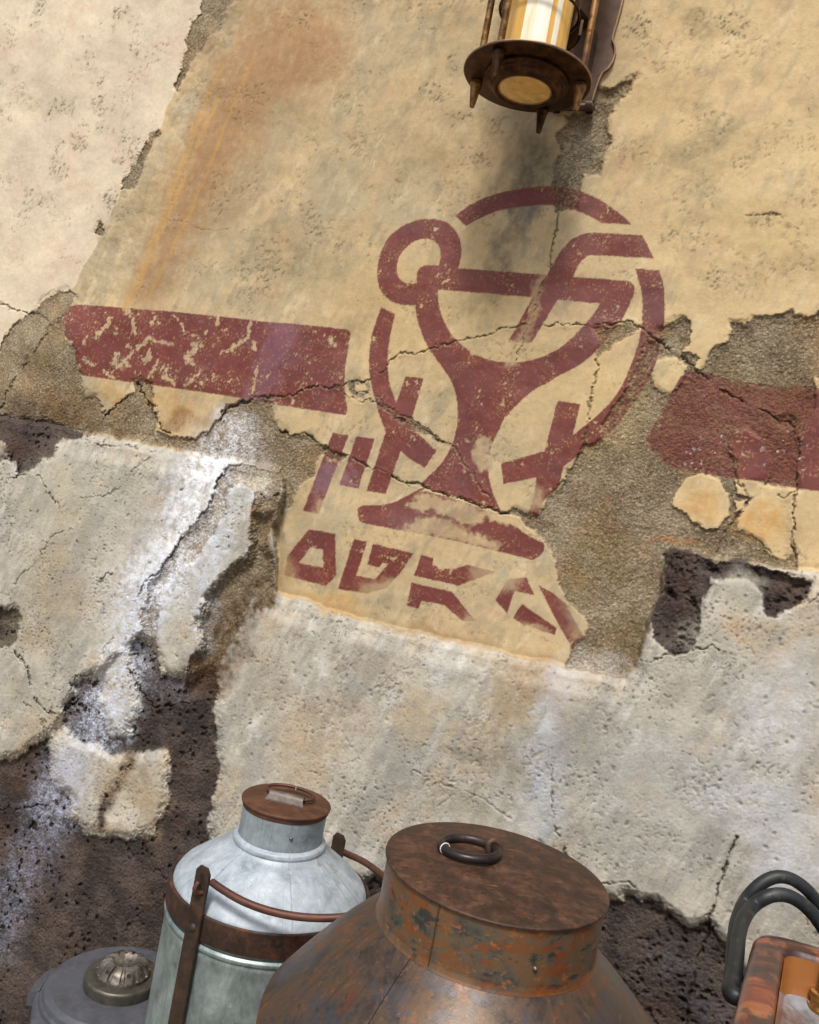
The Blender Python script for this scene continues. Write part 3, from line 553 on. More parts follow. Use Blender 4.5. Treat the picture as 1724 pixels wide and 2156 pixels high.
for b in ((900, 640, 260, 160, 10, (208, 180, 128), 0.6), (1150, 830, 260, 170, 10, (210, 182, 130), 0.6), (700, 420, 120, 40, -50, (172, 160, 132), 0.6), (760, 180, 120, 60, -50, (176, 164, 136), 0.6), (960, 260, 100, 60, -40, (180, 158, 120), 0.5), (580, 120, 230, 170, -35, (180, 152, 116), 0.8), (470, 330, 240, 130, -62, (176, 150, 116), 0.75), (360, 540, 170, 90, -62, (176, 154, 122), 0.7), (600, 100, 150, 120, -25, OR, 0.9), (490, 240, 180, 95, -62, OR, 0.95), (410, 400, 160, 70, -65, OR, 0.9), (660, 120, 100, 110, 0, OR, 0.6), (330, 560, 120, 55, -65, OR, 0.85), (300, 420, 150, 36, -64, (168, 146, 112), 0.8),
          (470, 60, 60, 28, -60, (150, 142, 120), 0.6), (395, 230, 80, 18, -63, (196, 186, 162), 0.8), (330, 330, 90, 20, -63, (188, 178, 152), 0.7), (250, 480, 120, 25, -63, (165, 150, 122), 0.6),
          (600, 260, 90, 60, 0, (168, 152, 120), 0.5), (640, 560, 150, 70, 10, (160, 150, 118), 0.5), (850, 330, 140, 90, 0, (176, 158, 122), 0.4), (900, 100, 140, 80, 10, (168, 158, 132), 0.5),
          (1480, 60, 60, 40, 0, (120, 106, 82), 0.5), (1620, 560, 120, 60, 0, (168, 146, 104), 0.5), (1380, 330, 80, 60, -30, (172, 152, 114), 0.5), (1300, 90, 60, 90, 10, (178, 158, 122), 0.5), (1500, 320, 160, 90, -20, (208, 182, 134), 0.5), (1400, 200, 120, 70, 0, (200, 172, 126), 0.4), (1600, 480, 140, 70, 10, (206, 180, 128), 0.5), (1480, 420, 80, 60, 0, GR, 0.35), (1520, 270, 60, 50, -30, GR, 0.55), (1460, 330, 70, 50, 0, GR, 0.55),
          (1130, 350, 60, 90, 12, (112, 106, 88), 0.75), (1090, 440, 42, 90, 15, (100, 96, 84), 0.7), (1050, 560, 38, 90, 15, (104, 100, 86), 0.65), (1020, 640, 60, 50, 0, (150, 138, 104), 0.5), (1110, 470, 14, 100, 12, (118, 120, 112), 0.7),  # lantern's soft shadow painted into the colour, partly stain
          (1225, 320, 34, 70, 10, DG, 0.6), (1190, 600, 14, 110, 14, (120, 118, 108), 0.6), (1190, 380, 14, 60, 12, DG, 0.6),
          (230, 830, 60, 30, 60, OC, 0.7), (360, 850, 80, 30, 20, OC, 0.6), (380, 880, 50, 30, 0, (150, 108, 62), 0.7), (150, 850, 80, 50, 0, BR, 0.7), (60, 860, 120, 25, 10, DB, 0.6), (200, 890, 120, 14, 10, BR, 0.8), (100, 750, 60, 60, 0, (108, 98, 74), 0.5),
          (1480, 1070, 50, 40, 0, (206, 160, 96), 0.8), (1600, 1100, 60, 50, 0, (210, 165, 98), 0.8), (1680, 1120, 50, 80, 0, (196, 168, 128), 0.5), (1420, 1140, 60, 12, 10, (170, 120, 74), 0.7),
          (700, 1270, 110, 25, 14, (196, 158, 98), 0.7), (900, 1330, 120, 16, 14, (160, 132, 88), 0.6), (610, 1180, 20, 60, 5, (178, 148, 100), 0.6), (640, 1060, 30, 80, 20, (186, 158, 112), 0.5),
          (470, 1350, 70, 130, 20, (88, 70, 50), 1.0), (540, 1250, 50, 70, 10, (88, 72, 52), 0.95), (570, 1130, 24, 90, 8, (110, 92, 62), 0.7), (540, 1080, 16, 60, 10, (150, 112, 60), 0.6), (455, 1250, 20, 90, 20, (108, 92, 68), 0.4),
          (420, 1420, 40, 40, 0, (110, 86, 68), 0.6), (1290, 1180, 90, 90, 0, (136, 120, 84), 0.5), (1330, 1340, 40, 90, 12, (112, 98, 70), 0.7), (1220, 1200, 40, 120, 10, (140, 122, 80), 0.4), (1560, 800, 120, 60, 10, (142, 130, 98), 0.4),
          (1130, 1430, 110, 60, 20, (168, 138, 96), 0.75), (1060, 1490, 60, 60, 0, (172, 146, 104), 0.6), (880, 1500, 60, 70, 20, (196, 174, 134), 0.6), (700, 1500, 150, 60, 10, (190, 166, 130), 0.35), (640, 1600, 90, 120, 0, (188, 168, 138), 0.6),
          (1090, 1600, 140, 70, 10, (136, 130, 116), 0.7), (1230, 1560, 90, 140, 10, (150, 148, 140), 0.6), (1000, 1590, 90, 16, 8, (128, 122, 106), 0.6), (960, 1680, 90, 60, 0, (164, 152, 126), 0.5), (1280, 1760, 100, 60, 0, (134, 130, 120), 0.5),
          (1400, 1640, 200, 120, 0, (186, 186, 182), 0.7), (1350, 1760, 140, 90, 0, (176, 174, 166), 0.6), (560, 1420, 60, 120, 12, (170, 158, 136), 0.5), (780, 1400, 120, 40, 12, (176, 162, 138), 0.5), (1560, 1250, 60, 60, 0, (176, 172, 156), 0.6), (1450, 1450, 100, 50, 0, (172, 166, 150), 0.5), (100, 1060, 90, 60, 0, (178, 172, 150), 0.6), (150, 1260, 50, 120, 20, (160, 152, 134), 0.6), (1600, 1600, 60, 30, 0, (160, 158, 152), 0.6), (1500, 1780, 80, 30, 0, (150, 148, 142), 0.5), (1640, 1500, 120, 160, 10, (206, 208, 210), 0.65), (1600, 1700, 160, 90, 10, (202, 206, 212), 0.6), (1660, 1830, 100, 90, 0, (206, 210, 218), 0.7), (1480, 1340, 60, 60, 0, (180, 174, 156), 0.5), (1560, 1330, 24, 40, 5, (200, 170, 134), 0.6),
          (1170, 1470, 46, 110, 10, WH, 0.45), (1150, 1600, 60, 110, 5, WH, 0.4), (1140, 1700, 60, 90, 0, WH, 0.45), (930, 1400, 40, 60, 12, (214, 214, 210), 0.5), (1270, 1400, 90, 40, 12, (196, 194, 190), 0.5),
          (200, 1020, 160, 70, 20, (192, 188, 168), 0.6), (120, 1150, 140, 60, -60, (170, 160, 134), 0.5), (60, 1300, 120, 60, -60, (158, 148, 122), 0.5), (240, 1130, 60, 160, 25, (184, 180, 168), 0.5), (220, 1230, 40, 160, 22, (206, 200, 190), 0.5),
          (60, 1480, 80, 90, 0, (160, 154, 136), 0.6), (260, 1640, 90, 60, 0, (168, 148, 118), 0.7), (320, 1700, 40, 70, 0, (164, 142, 108), 0.7), (240, 1740, 60, 20, 0, (140, 112, 76), 0.6),
          (30, 950, 60, 30, 0, (86, 66, 58), 0.8), (1430, 1230, 40, 80, 0, (84, 66, 58), 0.7), (460, 1140, 20, 120, 20, (190, 194, 198), 0.6), (440, 1060, 60, 40, 0, (198, 190, 170), 0.4),
          (550, 1010, 40, 16, 10, (206, 194, 164), 0.7), (1460, 1010, 40, 30, 0, (190, 160, 116), 0.4), (330, 1050, 50, 20, -40, (180, 150, 112), 0.5)):
    blob(*b)
# reflected light down the left side, painted into the colour as pale streaks
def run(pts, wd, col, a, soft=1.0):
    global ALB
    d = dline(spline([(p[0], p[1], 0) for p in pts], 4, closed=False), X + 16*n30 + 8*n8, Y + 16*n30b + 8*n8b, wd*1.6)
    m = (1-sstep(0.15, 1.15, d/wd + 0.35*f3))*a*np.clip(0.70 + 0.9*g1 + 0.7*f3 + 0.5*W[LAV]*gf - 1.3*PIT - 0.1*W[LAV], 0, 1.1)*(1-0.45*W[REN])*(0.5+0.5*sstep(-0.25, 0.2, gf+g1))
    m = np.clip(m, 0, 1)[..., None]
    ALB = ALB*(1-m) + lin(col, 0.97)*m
LIGHT_STREAKS = [([(620, 660), (590, 720), (560, 800), (520, 850)], 48, (176, 150, 186), 0.0),
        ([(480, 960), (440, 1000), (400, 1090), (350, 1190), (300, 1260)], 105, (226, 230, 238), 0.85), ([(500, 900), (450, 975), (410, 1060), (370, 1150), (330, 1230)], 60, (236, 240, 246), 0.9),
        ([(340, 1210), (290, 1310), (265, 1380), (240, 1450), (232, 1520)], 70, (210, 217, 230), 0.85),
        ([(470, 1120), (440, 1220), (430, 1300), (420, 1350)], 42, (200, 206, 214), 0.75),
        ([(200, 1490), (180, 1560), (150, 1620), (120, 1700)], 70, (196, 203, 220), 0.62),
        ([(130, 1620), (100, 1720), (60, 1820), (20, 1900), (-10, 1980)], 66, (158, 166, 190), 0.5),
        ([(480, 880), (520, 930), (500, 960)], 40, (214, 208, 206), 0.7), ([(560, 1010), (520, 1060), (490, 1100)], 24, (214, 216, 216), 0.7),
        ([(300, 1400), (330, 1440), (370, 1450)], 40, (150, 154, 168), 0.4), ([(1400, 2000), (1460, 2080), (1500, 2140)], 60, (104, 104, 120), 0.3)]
for q, wd, col, a in LIGHT_STREAKS:
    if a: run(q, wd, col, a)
# dirt in cracks; darker colour in pecked patches and pits
def tint(m, col, k=K):
    global ALB
    m = np.clip(m, 0, 1)[..., None]; ALB = ALB*(1-m) + lin(col, k)*m
tint(pkall*0.7*(W[TAN]+W[PAL]) + pkall*0.4*W[LOW], (116, 106, 84))
tint(spotm*0.22*(W[TAN]+W[PAL])*(1-RED), (150, 140, 116))
tint(np.clip(CK, 0, 1)*0.75, (58, 50, 40))
tint(PIT*0.12*W[LAV] + PIT*0.3*W[LOW], (60, 50, 46))
# scraped yellow lines running down the leaning edge
for q, wd, col, a in (([(1450, 300), (1330, 560), (1180, 960), (1050, 1260), (900, 1560), (840, 1700)], 3.5, (196, 154, 92), 0.75), ([(1260, 380), (1150, 620), (1010, 980), (900, 1270), (760, 1600), (700, 1760)], 6, (196, 158, 98), 0.7),
                      ([(1230, 560), (1100, 860), (960, 1200), (820, 1520), (740, 1724)], 5, (200, 158, 96), 0.75), ([(860, 930), (800, 1100), (640, 1450), (570, 1700)], 6, (178, 164, 132), 0.6),
                      ([(1450, 50), (1400, 120)], 3, (190, 158, 110), 0.6), ([(700, 1200), (560, 1560), (540, 1700)], 5, (172, 158, 130), 0.5)):
    d = dline(T('A1', q), X + 1.5*n8 + 4*n30, Y, 12)
    tint((1-sstep(0.5, 1.3, d/wd))*a*np.clip(0.8+1.2*f3, 0, 1)*(1-RED*0.2), col)
# pale lip left along the ledges
lip = np.exp(-((sLOW-2)/2.2)**2)*sstep(-0.25, 0.25, f2+f3)
tint(lip*0.6*sstep(560, 600, X) + lip*0.35*sstep(200, 150, X)*0, (204, 186, 160))
tint(np.exp(-((sLOW+9)/7)**2)*0.3*W[TAN]*(1-RED), (150, 128, 92))
# little nicks and drips of light paint
for k in range(160):
    px = 700+rs.rand()*1020; py = rs.rand()*760; L = 3+rs.rand()**2*26
    a, b = inv_idx(px, py); i = np.searchsorted(BB, b); j = np.searchsorted(AA, a); kk = 12
    sl_ = (slice(max(i-kk, 0), i+kk), slice(max(j-3, 0), j+4))
    d = dline([(px, py), (px-L*0.2, py+L)], X[sl_], Y[sl_], 8)
    m = (1-sstep(0.5, 1.6, d))[..., None]*0.5*rs.rand()
    ALB[sl_] = ALB[sl_]*(1-m) + lin((228, 208, 168), K)*m
# red paint
rv = sstep(-0.25, 0.3, med + 0.5*f3)
redc = mixc(ones*c1(114, 47, 45), ones*c1(114, 44, 34), rv)
redc = mixc(redc, ones*c1(98, 48, 54), 0.5*sstep(0.0, 0.4, f4))
redc = mixc(redc, ones*c1(132, 60, 38), (0.7*sstep(0.1, 0.5, f2)*sstep(1150, 1400, X + 0*Y) + 0.15*sstep(0.2, 0.5, f2)))
brush = fbm(crs*30, dirn*120, 3, 250, 0.6) + 0.7*fbm(U*10, V*10, 3, 254, 0.6)
redc = redc*(1 + 0.22*brush)[..., None]
redc = mixc(redc, ones*c1(150, 84, 62), 0.35*sstep(0.15, 0.5, brush)) 
ALB = mixc(ALB, redc, RED*0.97)
ALB0 = ALB
m_ = (1-sstep(0.1, 1.2, dline([(610, 650), (585, 730), (555, 810), (530, 860)], X+14*n30, Y+14*n30b, 70)/46 + 0.9*f3))*0.17*RED  # streak of light crossing the red band, painted as lavender
tint(m_, (176, 150, 184))
m_ = (1-sstep(0.2, 1.2, np.hypot((X-700)/70, (Y-1010)/50)+0.4*n8))*0.25*RED; tint(m_, (180, 160, 180))
m_ = (1-sstep(0.2, 1.2, np.hypot((X-880)/110, (Y-1110)/40)+0.4*n8))*0.35*RED; tint(m_, (130, 104, 112))
# rust-red wash round the right stripe
tint(0.6*sstep(-6, 20, sdf(stripe_r, XW, YW, 30))*W[REN]*np.clip(0.6+g2, 0, 1), (132, 74, 54))
tint(0.28*sstep(-6, 16, sdf(stripe_r, XW, YW, 30))*W[REN], (112, 60, 54))
# flecks of white lime
tint(0.8*sstep(0.42, 0.5, fbm(U*70, V*70, 2, 160))*sstep(0.05, 0.3, fbm(U*5, V*5, 2, 165))*sstep(-40, 0, sdf([p[:2] for p in T('B3', [(1180, 900), (1480, 960), (1620, 1060), (1600, 1280), (1180, 1220), (980, 1200), (980, 1120)])], X, Y, 60)), (214, 210, 212))
ALB = np.clip(ALB, 0.01, 0.92)
ROU = np.clip(W[REN]*0.8 + W[LAV]*0.72 + W[LOW]*0.26 + (W[TAN]+W[PAL])*0.10, 0, 1)
print('colour done')

# ------------------------------------------------------------------ meshes
toC = np.array([0, 0, EYE]) - P
dist = np.linalg.norm(toC, axis=-1); toC = toC/dist[..., None]
cosn = np.clip(toC @ WN, 0.45, 1)
PW = P + toC*(H/cosn)[..., None]

mat_cache = {}
def nodes(name):
    mt = bpy.data.materials.new(name); mt.use_nodes = True
    n = mt.node_tree; b = n.nodes['Principled BSDF']
    return mt, n, b
def N(n, t, **kw):
    x = n.nodes.new(t)
    for k, v in kw.items(): setattr(x, k, v)
    return x
def wall_material():
    mt, n, b = nodes('weathered_wall')
    L = n.links.new
    at_ = N(n, 'ShaderNodeAttribute', attribute_name='coat_colour'); am = N(n, 'ShaderNodeAttribute', attribute_name='coat_mask')
    tc = N(n, 'ShaderNodeTexCoord'); sx = N(n, 'ShaderNodeSeparateColor'); L(am.outputs['Color'], sx.inputs[0])
    n1 = N(n, 'ShaderNodeTexNoise'); n1.inputs['Scale'].default_value = 55; n1.inputs['Detail'].default_value = 8; n1.inputs['Roughness'].default_value = 0.7
    n2 = N(n, 'ShaderNodeTexNoise'); n2.inputs['Scale'].default_value = 260; n2.inputs['Detail'].default_value = 5; n2.inputs['Roughness'].default_value = 0.75
    for q in (n1, n2): L(tc.outputs['Object'], q.inputs['Vector'])
    mr = N(n, 'ShaderNodeMapRange'); mr.inputs[1].default_value = 0.25; mr.inputs[2].default_value = 0.75; mr.inputs[3].default_value = 0.88; mr.inputs[4].default_value = 1.12
    L(n1.outputs[0], mr.inputs[0])
    mr2 = N(n, 'ShaderNodeMapRange'); mr2.inputs[1].default_value = 0.25; mr2.inputs[2].default_value = 0.75
    lo = N(n, 'ShaderNodeMath', operation='MULTIPLY_ADD'); lo.inputs[1].default_value = -0.28; lo.inputs[2].default_value = 0.93; L(sx.outputs[0], lo.inputs[0])
    hi = N(n, 'ShaderNodeMath', operation='MULTIPLY_ADD'); hi.inputs[1].default_value = 0.30; hi.inputs[2].default_value = 1.06; L(sx.outputs[0], hi.inputs[0])
    L(n2.outputs[0], mr2.inputs[0]); L(lo.outputs[0], mr2.inputs[3]); L(hi.outputs[0], mr2.inputs[4])
    mm = N(n, 'ShaderNodeMath', operation='MULTIPLY'); L(mr.outputs[0], mm.inputs[0]); L(mr2.outputs[0], mm.inputs[1])
    vo = N(n, 'ShaderNodeTexVoronoi'); vo.inputs['Scale'].default_value = 150; L(tc.outputs['Object'], vo.inputs['Vector'])
    vs_ = N(n, 'ShaderNodeSeparateColor'); L(vo.outputs['Color'], vs_.inputs[0])
    vr = N(n, 'ShaderNodeMapRange'); vr.inputs[3].default_value = 0.62; vr.inputs[4].default_value = 1.42; L(vs_.outputs[0], vr.inputs[0])
    vmx = N(n, 'ShaderNodeMix'); rp = N(n, 'ShaderNodeMath', operation='POWER'); L(sx.outputs[0], rp.inputs[0]); rp.inputs[1].default_value = 2.2
    L(rp.outputs[0], vmx.inputs[0]); vmx.inputs[2].default_value = 1.0; L(vr.outputs[0], vmx.inputs[3])
    mm2 = N(n, 'ShaderNodeMath', operation='MULTIPLY'); L(mm.outputs[0], mm2.inputs[0]); L(vmx.outputs[0], mm2.inputs[1])
    vd = N(n, 'ShaderNodeTexVoronoi'); vd.inputs['Scale'].default_value = 38; L(tc.outputs['Object'], vd.inputs['Vector'])
    vds = N(n, 'ShaderNodeSeparateColor'); L(vd.outputs['Color'], vds.inputs[0])
    rad = N(n, 'ShaderNodeMapRange'); rad.inputs[1].default_value = 0.72; rad.inputs[2].default_value = 1.0; rad.inputs[3].default_value = 0.0; rad.inputs[4].default_value = 0.13; L(vds.outputs[1], rad.inputs[0])
    nd = N(n, 'ShaderNodeMath', operation='MULTIPLY_ADD'); L(n2.outputs[0], nd.inputs[0]); nd.inputs[1].default_value = 0.12; L(vd.outputs['Distance'], nd.inputs[2])
    n_a = N(n, 'ShaderNodeMath', operation='SUBTRACT'); L(nd.outputs[0], n_a.inputs[0]); L(rad.outputs[0], n_a.inputs[1])
    dot = N(n, 'ShaderNodeMapRange'); dot.inputs[1].default_value = 0.0; dot.inputs[2].default_value = 0.06; dot.inputs[3].default_value = 0.45; dot.inputs[4].default_value = 1.0; L(n_a.outputs[0], dot.inputs[0])
    mm3 = N(n, 'ShaderNodeMath', operation='MULTIPLY'); L(mm2.outputs[0], mm3.inputs[0]); L(dot.outputs[0], mm3.inputs[1]); mm = mm3
    vm = N(n, 'ShaderNodeVectorMath', operation='SCALE'); L(at_.outputs['Color'], vm.inputs[0]); L(mm.outputs[0], vm.inputs['Scale'])
    L(vm.outputs[0], b.inputs['Base Color'])
    ad = N(n, 'ShaderNodeMath', operation='MULTIPLY_ADD'); L(n1.outputs[0], ad.inputs[0]); ad.inputs[1].default_value = 1.4; L(n2.outputs[0], ad.inputs[2])
    vh = N(n, 'ShaderNodeMath', operation='MULTIPLY'); L(vo.outputs['Distance'], vh.inputs[0]); L(rp.outputs[0], vh.inputs[1])
    vh2 = N(n, 'ShaderNodeMath', operation='MULTIPLY_ADD'); L(vh.outputs[0], vh2.inputs[0]); vh2.inputs[1].default_value = -1.1; L(ad.outputs[0], vh2.inputs[2]); ad = vh2
    bs = N(n, 'ShaderNodeMath', operation='MULTIPLY_ADD'); L(sx.outputs[0], bs.inputs[0]); bs.inputs[1].default_value = 0.75; bs.inputs[2].default_value = 0.10
    bp = N(n, 'ShaderNodeBump'); bp.inputs['Distance'].default_value = 0.004; L(ad.outputs[0], bp.inputs['Height']); L(bs.outputs[0], bp.inputs['Strength'])
    L(bp.outputs[0], b.inputs['Normal'])
    rg = N(n, 'ShaderNodeMath', operation='MULTIPLY_ADD'); L(sx.outputs[1], rg.inputs[0]); rg.inputs[1].default_value = -0.36; rg.inputs[2].default_value = 0.9
    L(rg.outputs[0], b.inputs['Roughness'])
    sp = N(n, 'ShaderNodeMath', operation='MULTIPLY_ADD'); L(sx.outputs[1], sp.inputs[0]); sp.inputs[1].default_value = 0.3; sp.inputs[2].default_value = 0.15
    L(sp.outputs[0], b.inputs['Specular IOR Level'])
    return mt
WM = wall_material()

def tag(o, label=None, cat=None, group=None, kind=None):
    if label: o['label'] = label
    if cat: o['category'] = cat
    if group: o['group'] = group
    if kind: o['kind'] = kind
    return o
def empty(name, loc=(0, 0, 0), label=None, cat=None, group=None):
    o = bpy.data.objects.new(name, None); COL.objects.link(o); o.location = loc; o.empty_display_size = 0.1
    return tag(o, label, cat, group)
def adopt(o, parent):
    o.parent = parent; o.matrix_parent_inverse = Matrix.Identity(4)
    return o

flat = PW.reshape(-1, 3).astype(np.float32)
alb = np.concatenate([ALB.reshape(-1, 3), np.ones((ALB.shape[0]*ALB.shape[1], 1))], axis=1).astype(np.float32)
msk = np.stack([ROU.ravel(), np.clip(RED, 0, 1).ravel(), W[LAV].ravel(), np.ones(ROU.size)], axis=1).astype(np.float32)
idx = np.arange(NR*NC).reshape(NR, NC)
quads = np.stack([idx[:-1, :-1], idx[:-1, 1:], idx[1:, 1:], idx[1:, :-1]], axis=-1).reshape(-1, 4)
fp = PID[:-1, :-1].reshape(-1)
# keep only faces above the ground
zc = flat[quads[:, 0], 2]; keep = zc > -0.12
quads = quads[keep]; fp = fp[keep]
def grid_part(name, pid, parent):
    q = quads[fp == pid]
    if len(q) == 0: return None
    u, inv = np.unique(q, return_inverse=True); inv = inv.reshape(-1)
    me = bpy.data.meshes.new(name); me.vertices.add(len(u)); me.vertices.foreach_set('co', flat[u].ravel())
    nf = len(q); me.loops.add(nf*4); me.loops.foreach_set('vertex_index', inv.astype(np.int32))
    me.polygons.add(nf); me.polygons.foreach_set('loop_start', np.arange(0, nf*4, 4, dtype=np.int32))
    me.polygons.foreach_set('use_smooth', np.ones(nf, dtype=bool))
    a = me.attributes.new('coat_colour', 'FLOAT_COLOR', 'POINT'); a.data.foreach_set('color', alb[u].ravel())
    a = me.attributes.new('coat_mask', 'FLOAT_COLOR', 'POINT'); a.data.foreach_set('color', msk[u].ravel())
    me.update(calc_edges=True); me.materials.append(WM)
    o = bpy.data.objects.new(name, me); COL.objects.link(o)
    if parent: adopt(o, parent)
    return o
wall = empty('plaster_wall', (0, 0, 0), 'tan and grey plastered wall with a dark red goblet sign, stripes and lettering painted on it', 'wall')
for pid, nm in enumerate(part_names):
    if nm == 'pale_wall':
        o = grid_part('plaster_wall', pid, None)
        tag(o, 'pale pinkish plaster wall set back at the left of the painted tan wall', 'wall')
    else: grid_part(nm, pid, wall)
print('wall meshes done')

# ================================================================== OBJECT HELPERS
def new_obj(name, verts, faces, mat, parent=None, smooth=True, auto=None):
    me = bpy.data.meshes.new(name); me.from_pydata([tuple(v) for v in verts], [], faces); me.update()
    if smooth:
        me.polygons.foreach_set('use_smooth', [True]*len(me.polygons))
        if auto is not None:
            try: me.set_sharp_from_angle(angle=R_(auto))
            except Exception: pass
    if mat: me.materials.append(mat)
    o = bpy.data.objects.new(name, me); COL.objects.link(o)
    if parent is not None: adopt(o, parent)
    return o
def lathe(name, prof, mat, parent=None, seg=96, auto=35, wob=0.0, seed=0, loc=(0, 0, 0), closed=False):
    """turn a profile of (radius, height) about the vertical"""
    rs_ = random.Random(seed); ph = [rs_.uniform(0, 6.28) for _ in range(6)]
    vs, fs = [], []
    n = len(prof)
    for k in range(seg):
        a = 2*math.pi*k/seg
        for (r, z) in prof:
            q = 1 + wob*(math.sin(2*a+ph[0]) + 0.6*math.sin(3*a+ph[1]+z*9) + 0.4*math.sin(5*a+ph[2]-z*14) + 0.3*math.sin(9*a+ph[3]+z*23))
            vs.append((loc[0]+r*q*math.cos(a), loc[1]+r*q*math.sin(a), loc[2]+z + wob*0.6*r*math.sin(3*a+ph[4])))
    for k in range(seg):
        k2 = (k+1) % seg
        for i in range(n-1):
            fs.append((k*n+i, k2*n+i, k2*n+i+1, k*n+i+1))
        if closed: fs.append((k*n+n-1, k2*n+n-1, k2*n, k*n))
    o = new_obj(name, vs, fs, mat, parent, True, auto)
    bm = bmesh.new(); bm.from_mesh(o.data); bmesh.ops.remove_doubles(bm, verts=bm.verts, dist=1e-5)
    bmesh.ops.recalc_face_normals(bm, faces=bm.faces); bm.to_mesh(o.data); bm.free()
    if auto is not None: o.data.set_sharp_from_angle(angle=R_(auto))
    return o
def rnd(prof, r=0.002, n=3):
    """round the corners of a profile"""
    out = [prof[0]]
    for i in range(1, len(prof)-1):
        p0, p, p1 = map(Vector, (prof[i-1], prof[i], prof[i+1]))
        a = (p0-p); b = (p1-p); d = min(r, a.length*0.45, b.length*0.45)
        if a.length < 1e-6 or b.length < 1e-6: continue
        A = p + a.normalized()*d; B = p + b.normalized()*d
        for k in range(n+1):
            t = k/n; out.append(tuple((1-t)**2*A + 2*t*(1-t)*p + t*t*B))
    out.append(prof[-1]); return out
def tube(name, pts, rad, mat, parent=None, seg=14, closed=False, caps=True, sub=6, radf=None):
    P_ = [Vector(p) for p in pts]
    if sub > 1:
        out = []; n = len(P_)
        rng = range(n if closed else n-1)
        for i in rng:
            p1, p2 = P_[i], P_[(i+1) % n]
            p0 = P_[i-1] if (closed or i > 0) else p1*2-p2
            p3 = P_[(i+2) % n] if (closed or i+2 < n) else p2*2-p1
            for k in range(sub):
                t = k/sub
                out.append(0.5*((2*p1)+(-p0+p2)*t+(2*p0-5*p1+4*p2-p3)*t*t+(-p0+3*p1-3*p2+p3)*t**3))
        if not closed: out.append(P_[-1])
        P_ = out
    n = len(P_); vs, fs = [], []; up = None
    for i in range(n):
        a = P_[i-1] if (i > 0 or closed) else P_[i]; b = P_[(i+1) % n] if (i < n-1 or closed) else P_[i]
        t = (b-a).normalized()
        if up is None:
            up = Vector((0, 0, 1)) if abs(t.z) < 0.9 else Vector((1, 0, 0))
        s_ = t.cross(up).normalized(); up = s_.cross(t).normalized()
        r = rad*(radf(i/(n-1)) if radf else 1)
        for k in range(seg):
            an = 2*math.pi*k/seg; vs.append(P_[i] + (s_*math.cos(an)+up*math.sin(an))*r)
    for i in range(n if closed else n-1):
        j = (i+1) % n
        for k in range(seg):
            k2 = (k+1) % seg; fs.append((i*seg+k, i*seg+k2, j*seg+k2, j*seg+k))
    if not closed and caps:
        for e, i in ((0, 0), (1, n-1)):
            c = P_[i]; t = (P_[1]-P_[0]).normalized()*-1 if i == 0 else (P_[-1]-P_[-2]).normalized()
            r = rad*(radf(i/(n-1)) if radf else 1)
            prev = i*seg
            for lv in (1, 2):                                    # a rounded end
                an = lv*math.pi/6; base_ = len(vs)
                for k in range(seg):
                    v = Vector(vs[i*seg+k])-c; vs.append(c + v*math.cos(an) + t*r*math.sin(an)*0.6)
                for k in range(seg):
                    k2 = (k+1) % seg; f = (prev+k, prev+k2, base_+k2, base_+k); fs.append(f if e else f[::-1])
                prev = base_
            fs.append(tuple(range(prev, prev+seg)) if e else tuple(range(prev+seg-1, prev-1, -1)))
    return new_obj(name, vs, fs, mat, parent, True, 60)
def slab(name, outline, thick, mat, frame, parent=None, bev=0.0015, smooth=True):
    """extrude a closed outline (2-D) by thick along the third axis of a frame (origin, x, y, z)"""
    o_, ax, ay, az = frame
    bm = bmesh.new(); vs = [bm.verts.new(o_ + ax*p[0] + ay*p[1]) for p in outline]
    f = bm.faces.new(vs); r = bmesh.ops.extrude_face_region(bm, geom=[f])
    bmesh.ops.translate(bm, vec=az*thick, verts=[v for v in r['geom'] if isinstance(v, bmesh.types.BMVert)])
    bmesh.ops.recalc_face_normals(bm, faces=bm.faces)
    if bev:
        ed = [e for e in bm.edges if len(e.link_faces) == 2 and e.calc_face_angle(0) > 0.9]
        bmesh.ops.bevel(bm, geom=ed, offset=bev, segments=2, affect='EDGES')
    me = bpy.data.meshes.new(name); bm.to_mesh(me); bm.free()
    me.polygons.foreach_set('use_smooth', [True]*len(me.polygons)); me.set_sharp_from_angle(angle=R_(35))
    me.materials.append(mat); o = bpy.data.objects.new(name, me); COL.objects.link(o)
    if parent is not None: adopt(o, parent)
    return o
def box(name, size, mat, frame, parent=None, bev=0.002):
    x, y = size[0]/2, size[1]/2
    return slab(name, [(-x, -y), (x, -y), (x, y), (-x, y)], size[2], mat, frame, parent, bev)
def ramp(n, fac, stops):
    r = N(n, 'ShaderNodeValToRGB'); e = r.color_ramp.elements
    while len(e) < len(stops): e.new(0.5)
    for k, (p, c) in enumerate(stops):
        e[k].position = p; q = lin(c, 1.0); e[k].color = (q[0], q[1], q[2], 1)
    n.links.new(fac, r.inputs[0]); return r
def noise(n, scale, detail=6, rough=0.6, vec=None, dist=0.0):
    q = N(n, 'ShaderNodeTexNoise'); q.inputs['Scale'].default_value = scale; q.inputs['Detail'].default_value = detail
    q.inputs['Roughness'].default_value = rough; q.inputs['Distortion'].default_value = dist
    if vec is not None: n.links.new(vec, q.inputs['Vector'])
    return q
def mixn(n, fac, a, b, mode='MIX'):
    m_ = N(n, 'ShaderNodeMix', data_type='RGBA', blend_type=mode)
    for s, v in ((m_.inputs[0], fac), (m_.inputs[6], a), (m_.inputs[7], b)):
        if hasattr(v, 'links') or isinstance(v, bpy.types.NodeSocket): n.links.new(v, s)
        elif isinstance(v, (int, float)): s.default_value = v
        else:
            q = lin(v, 1.0); s.default_value = (q[0], q[1], q[2], 1)
    return m_.outputs[2]
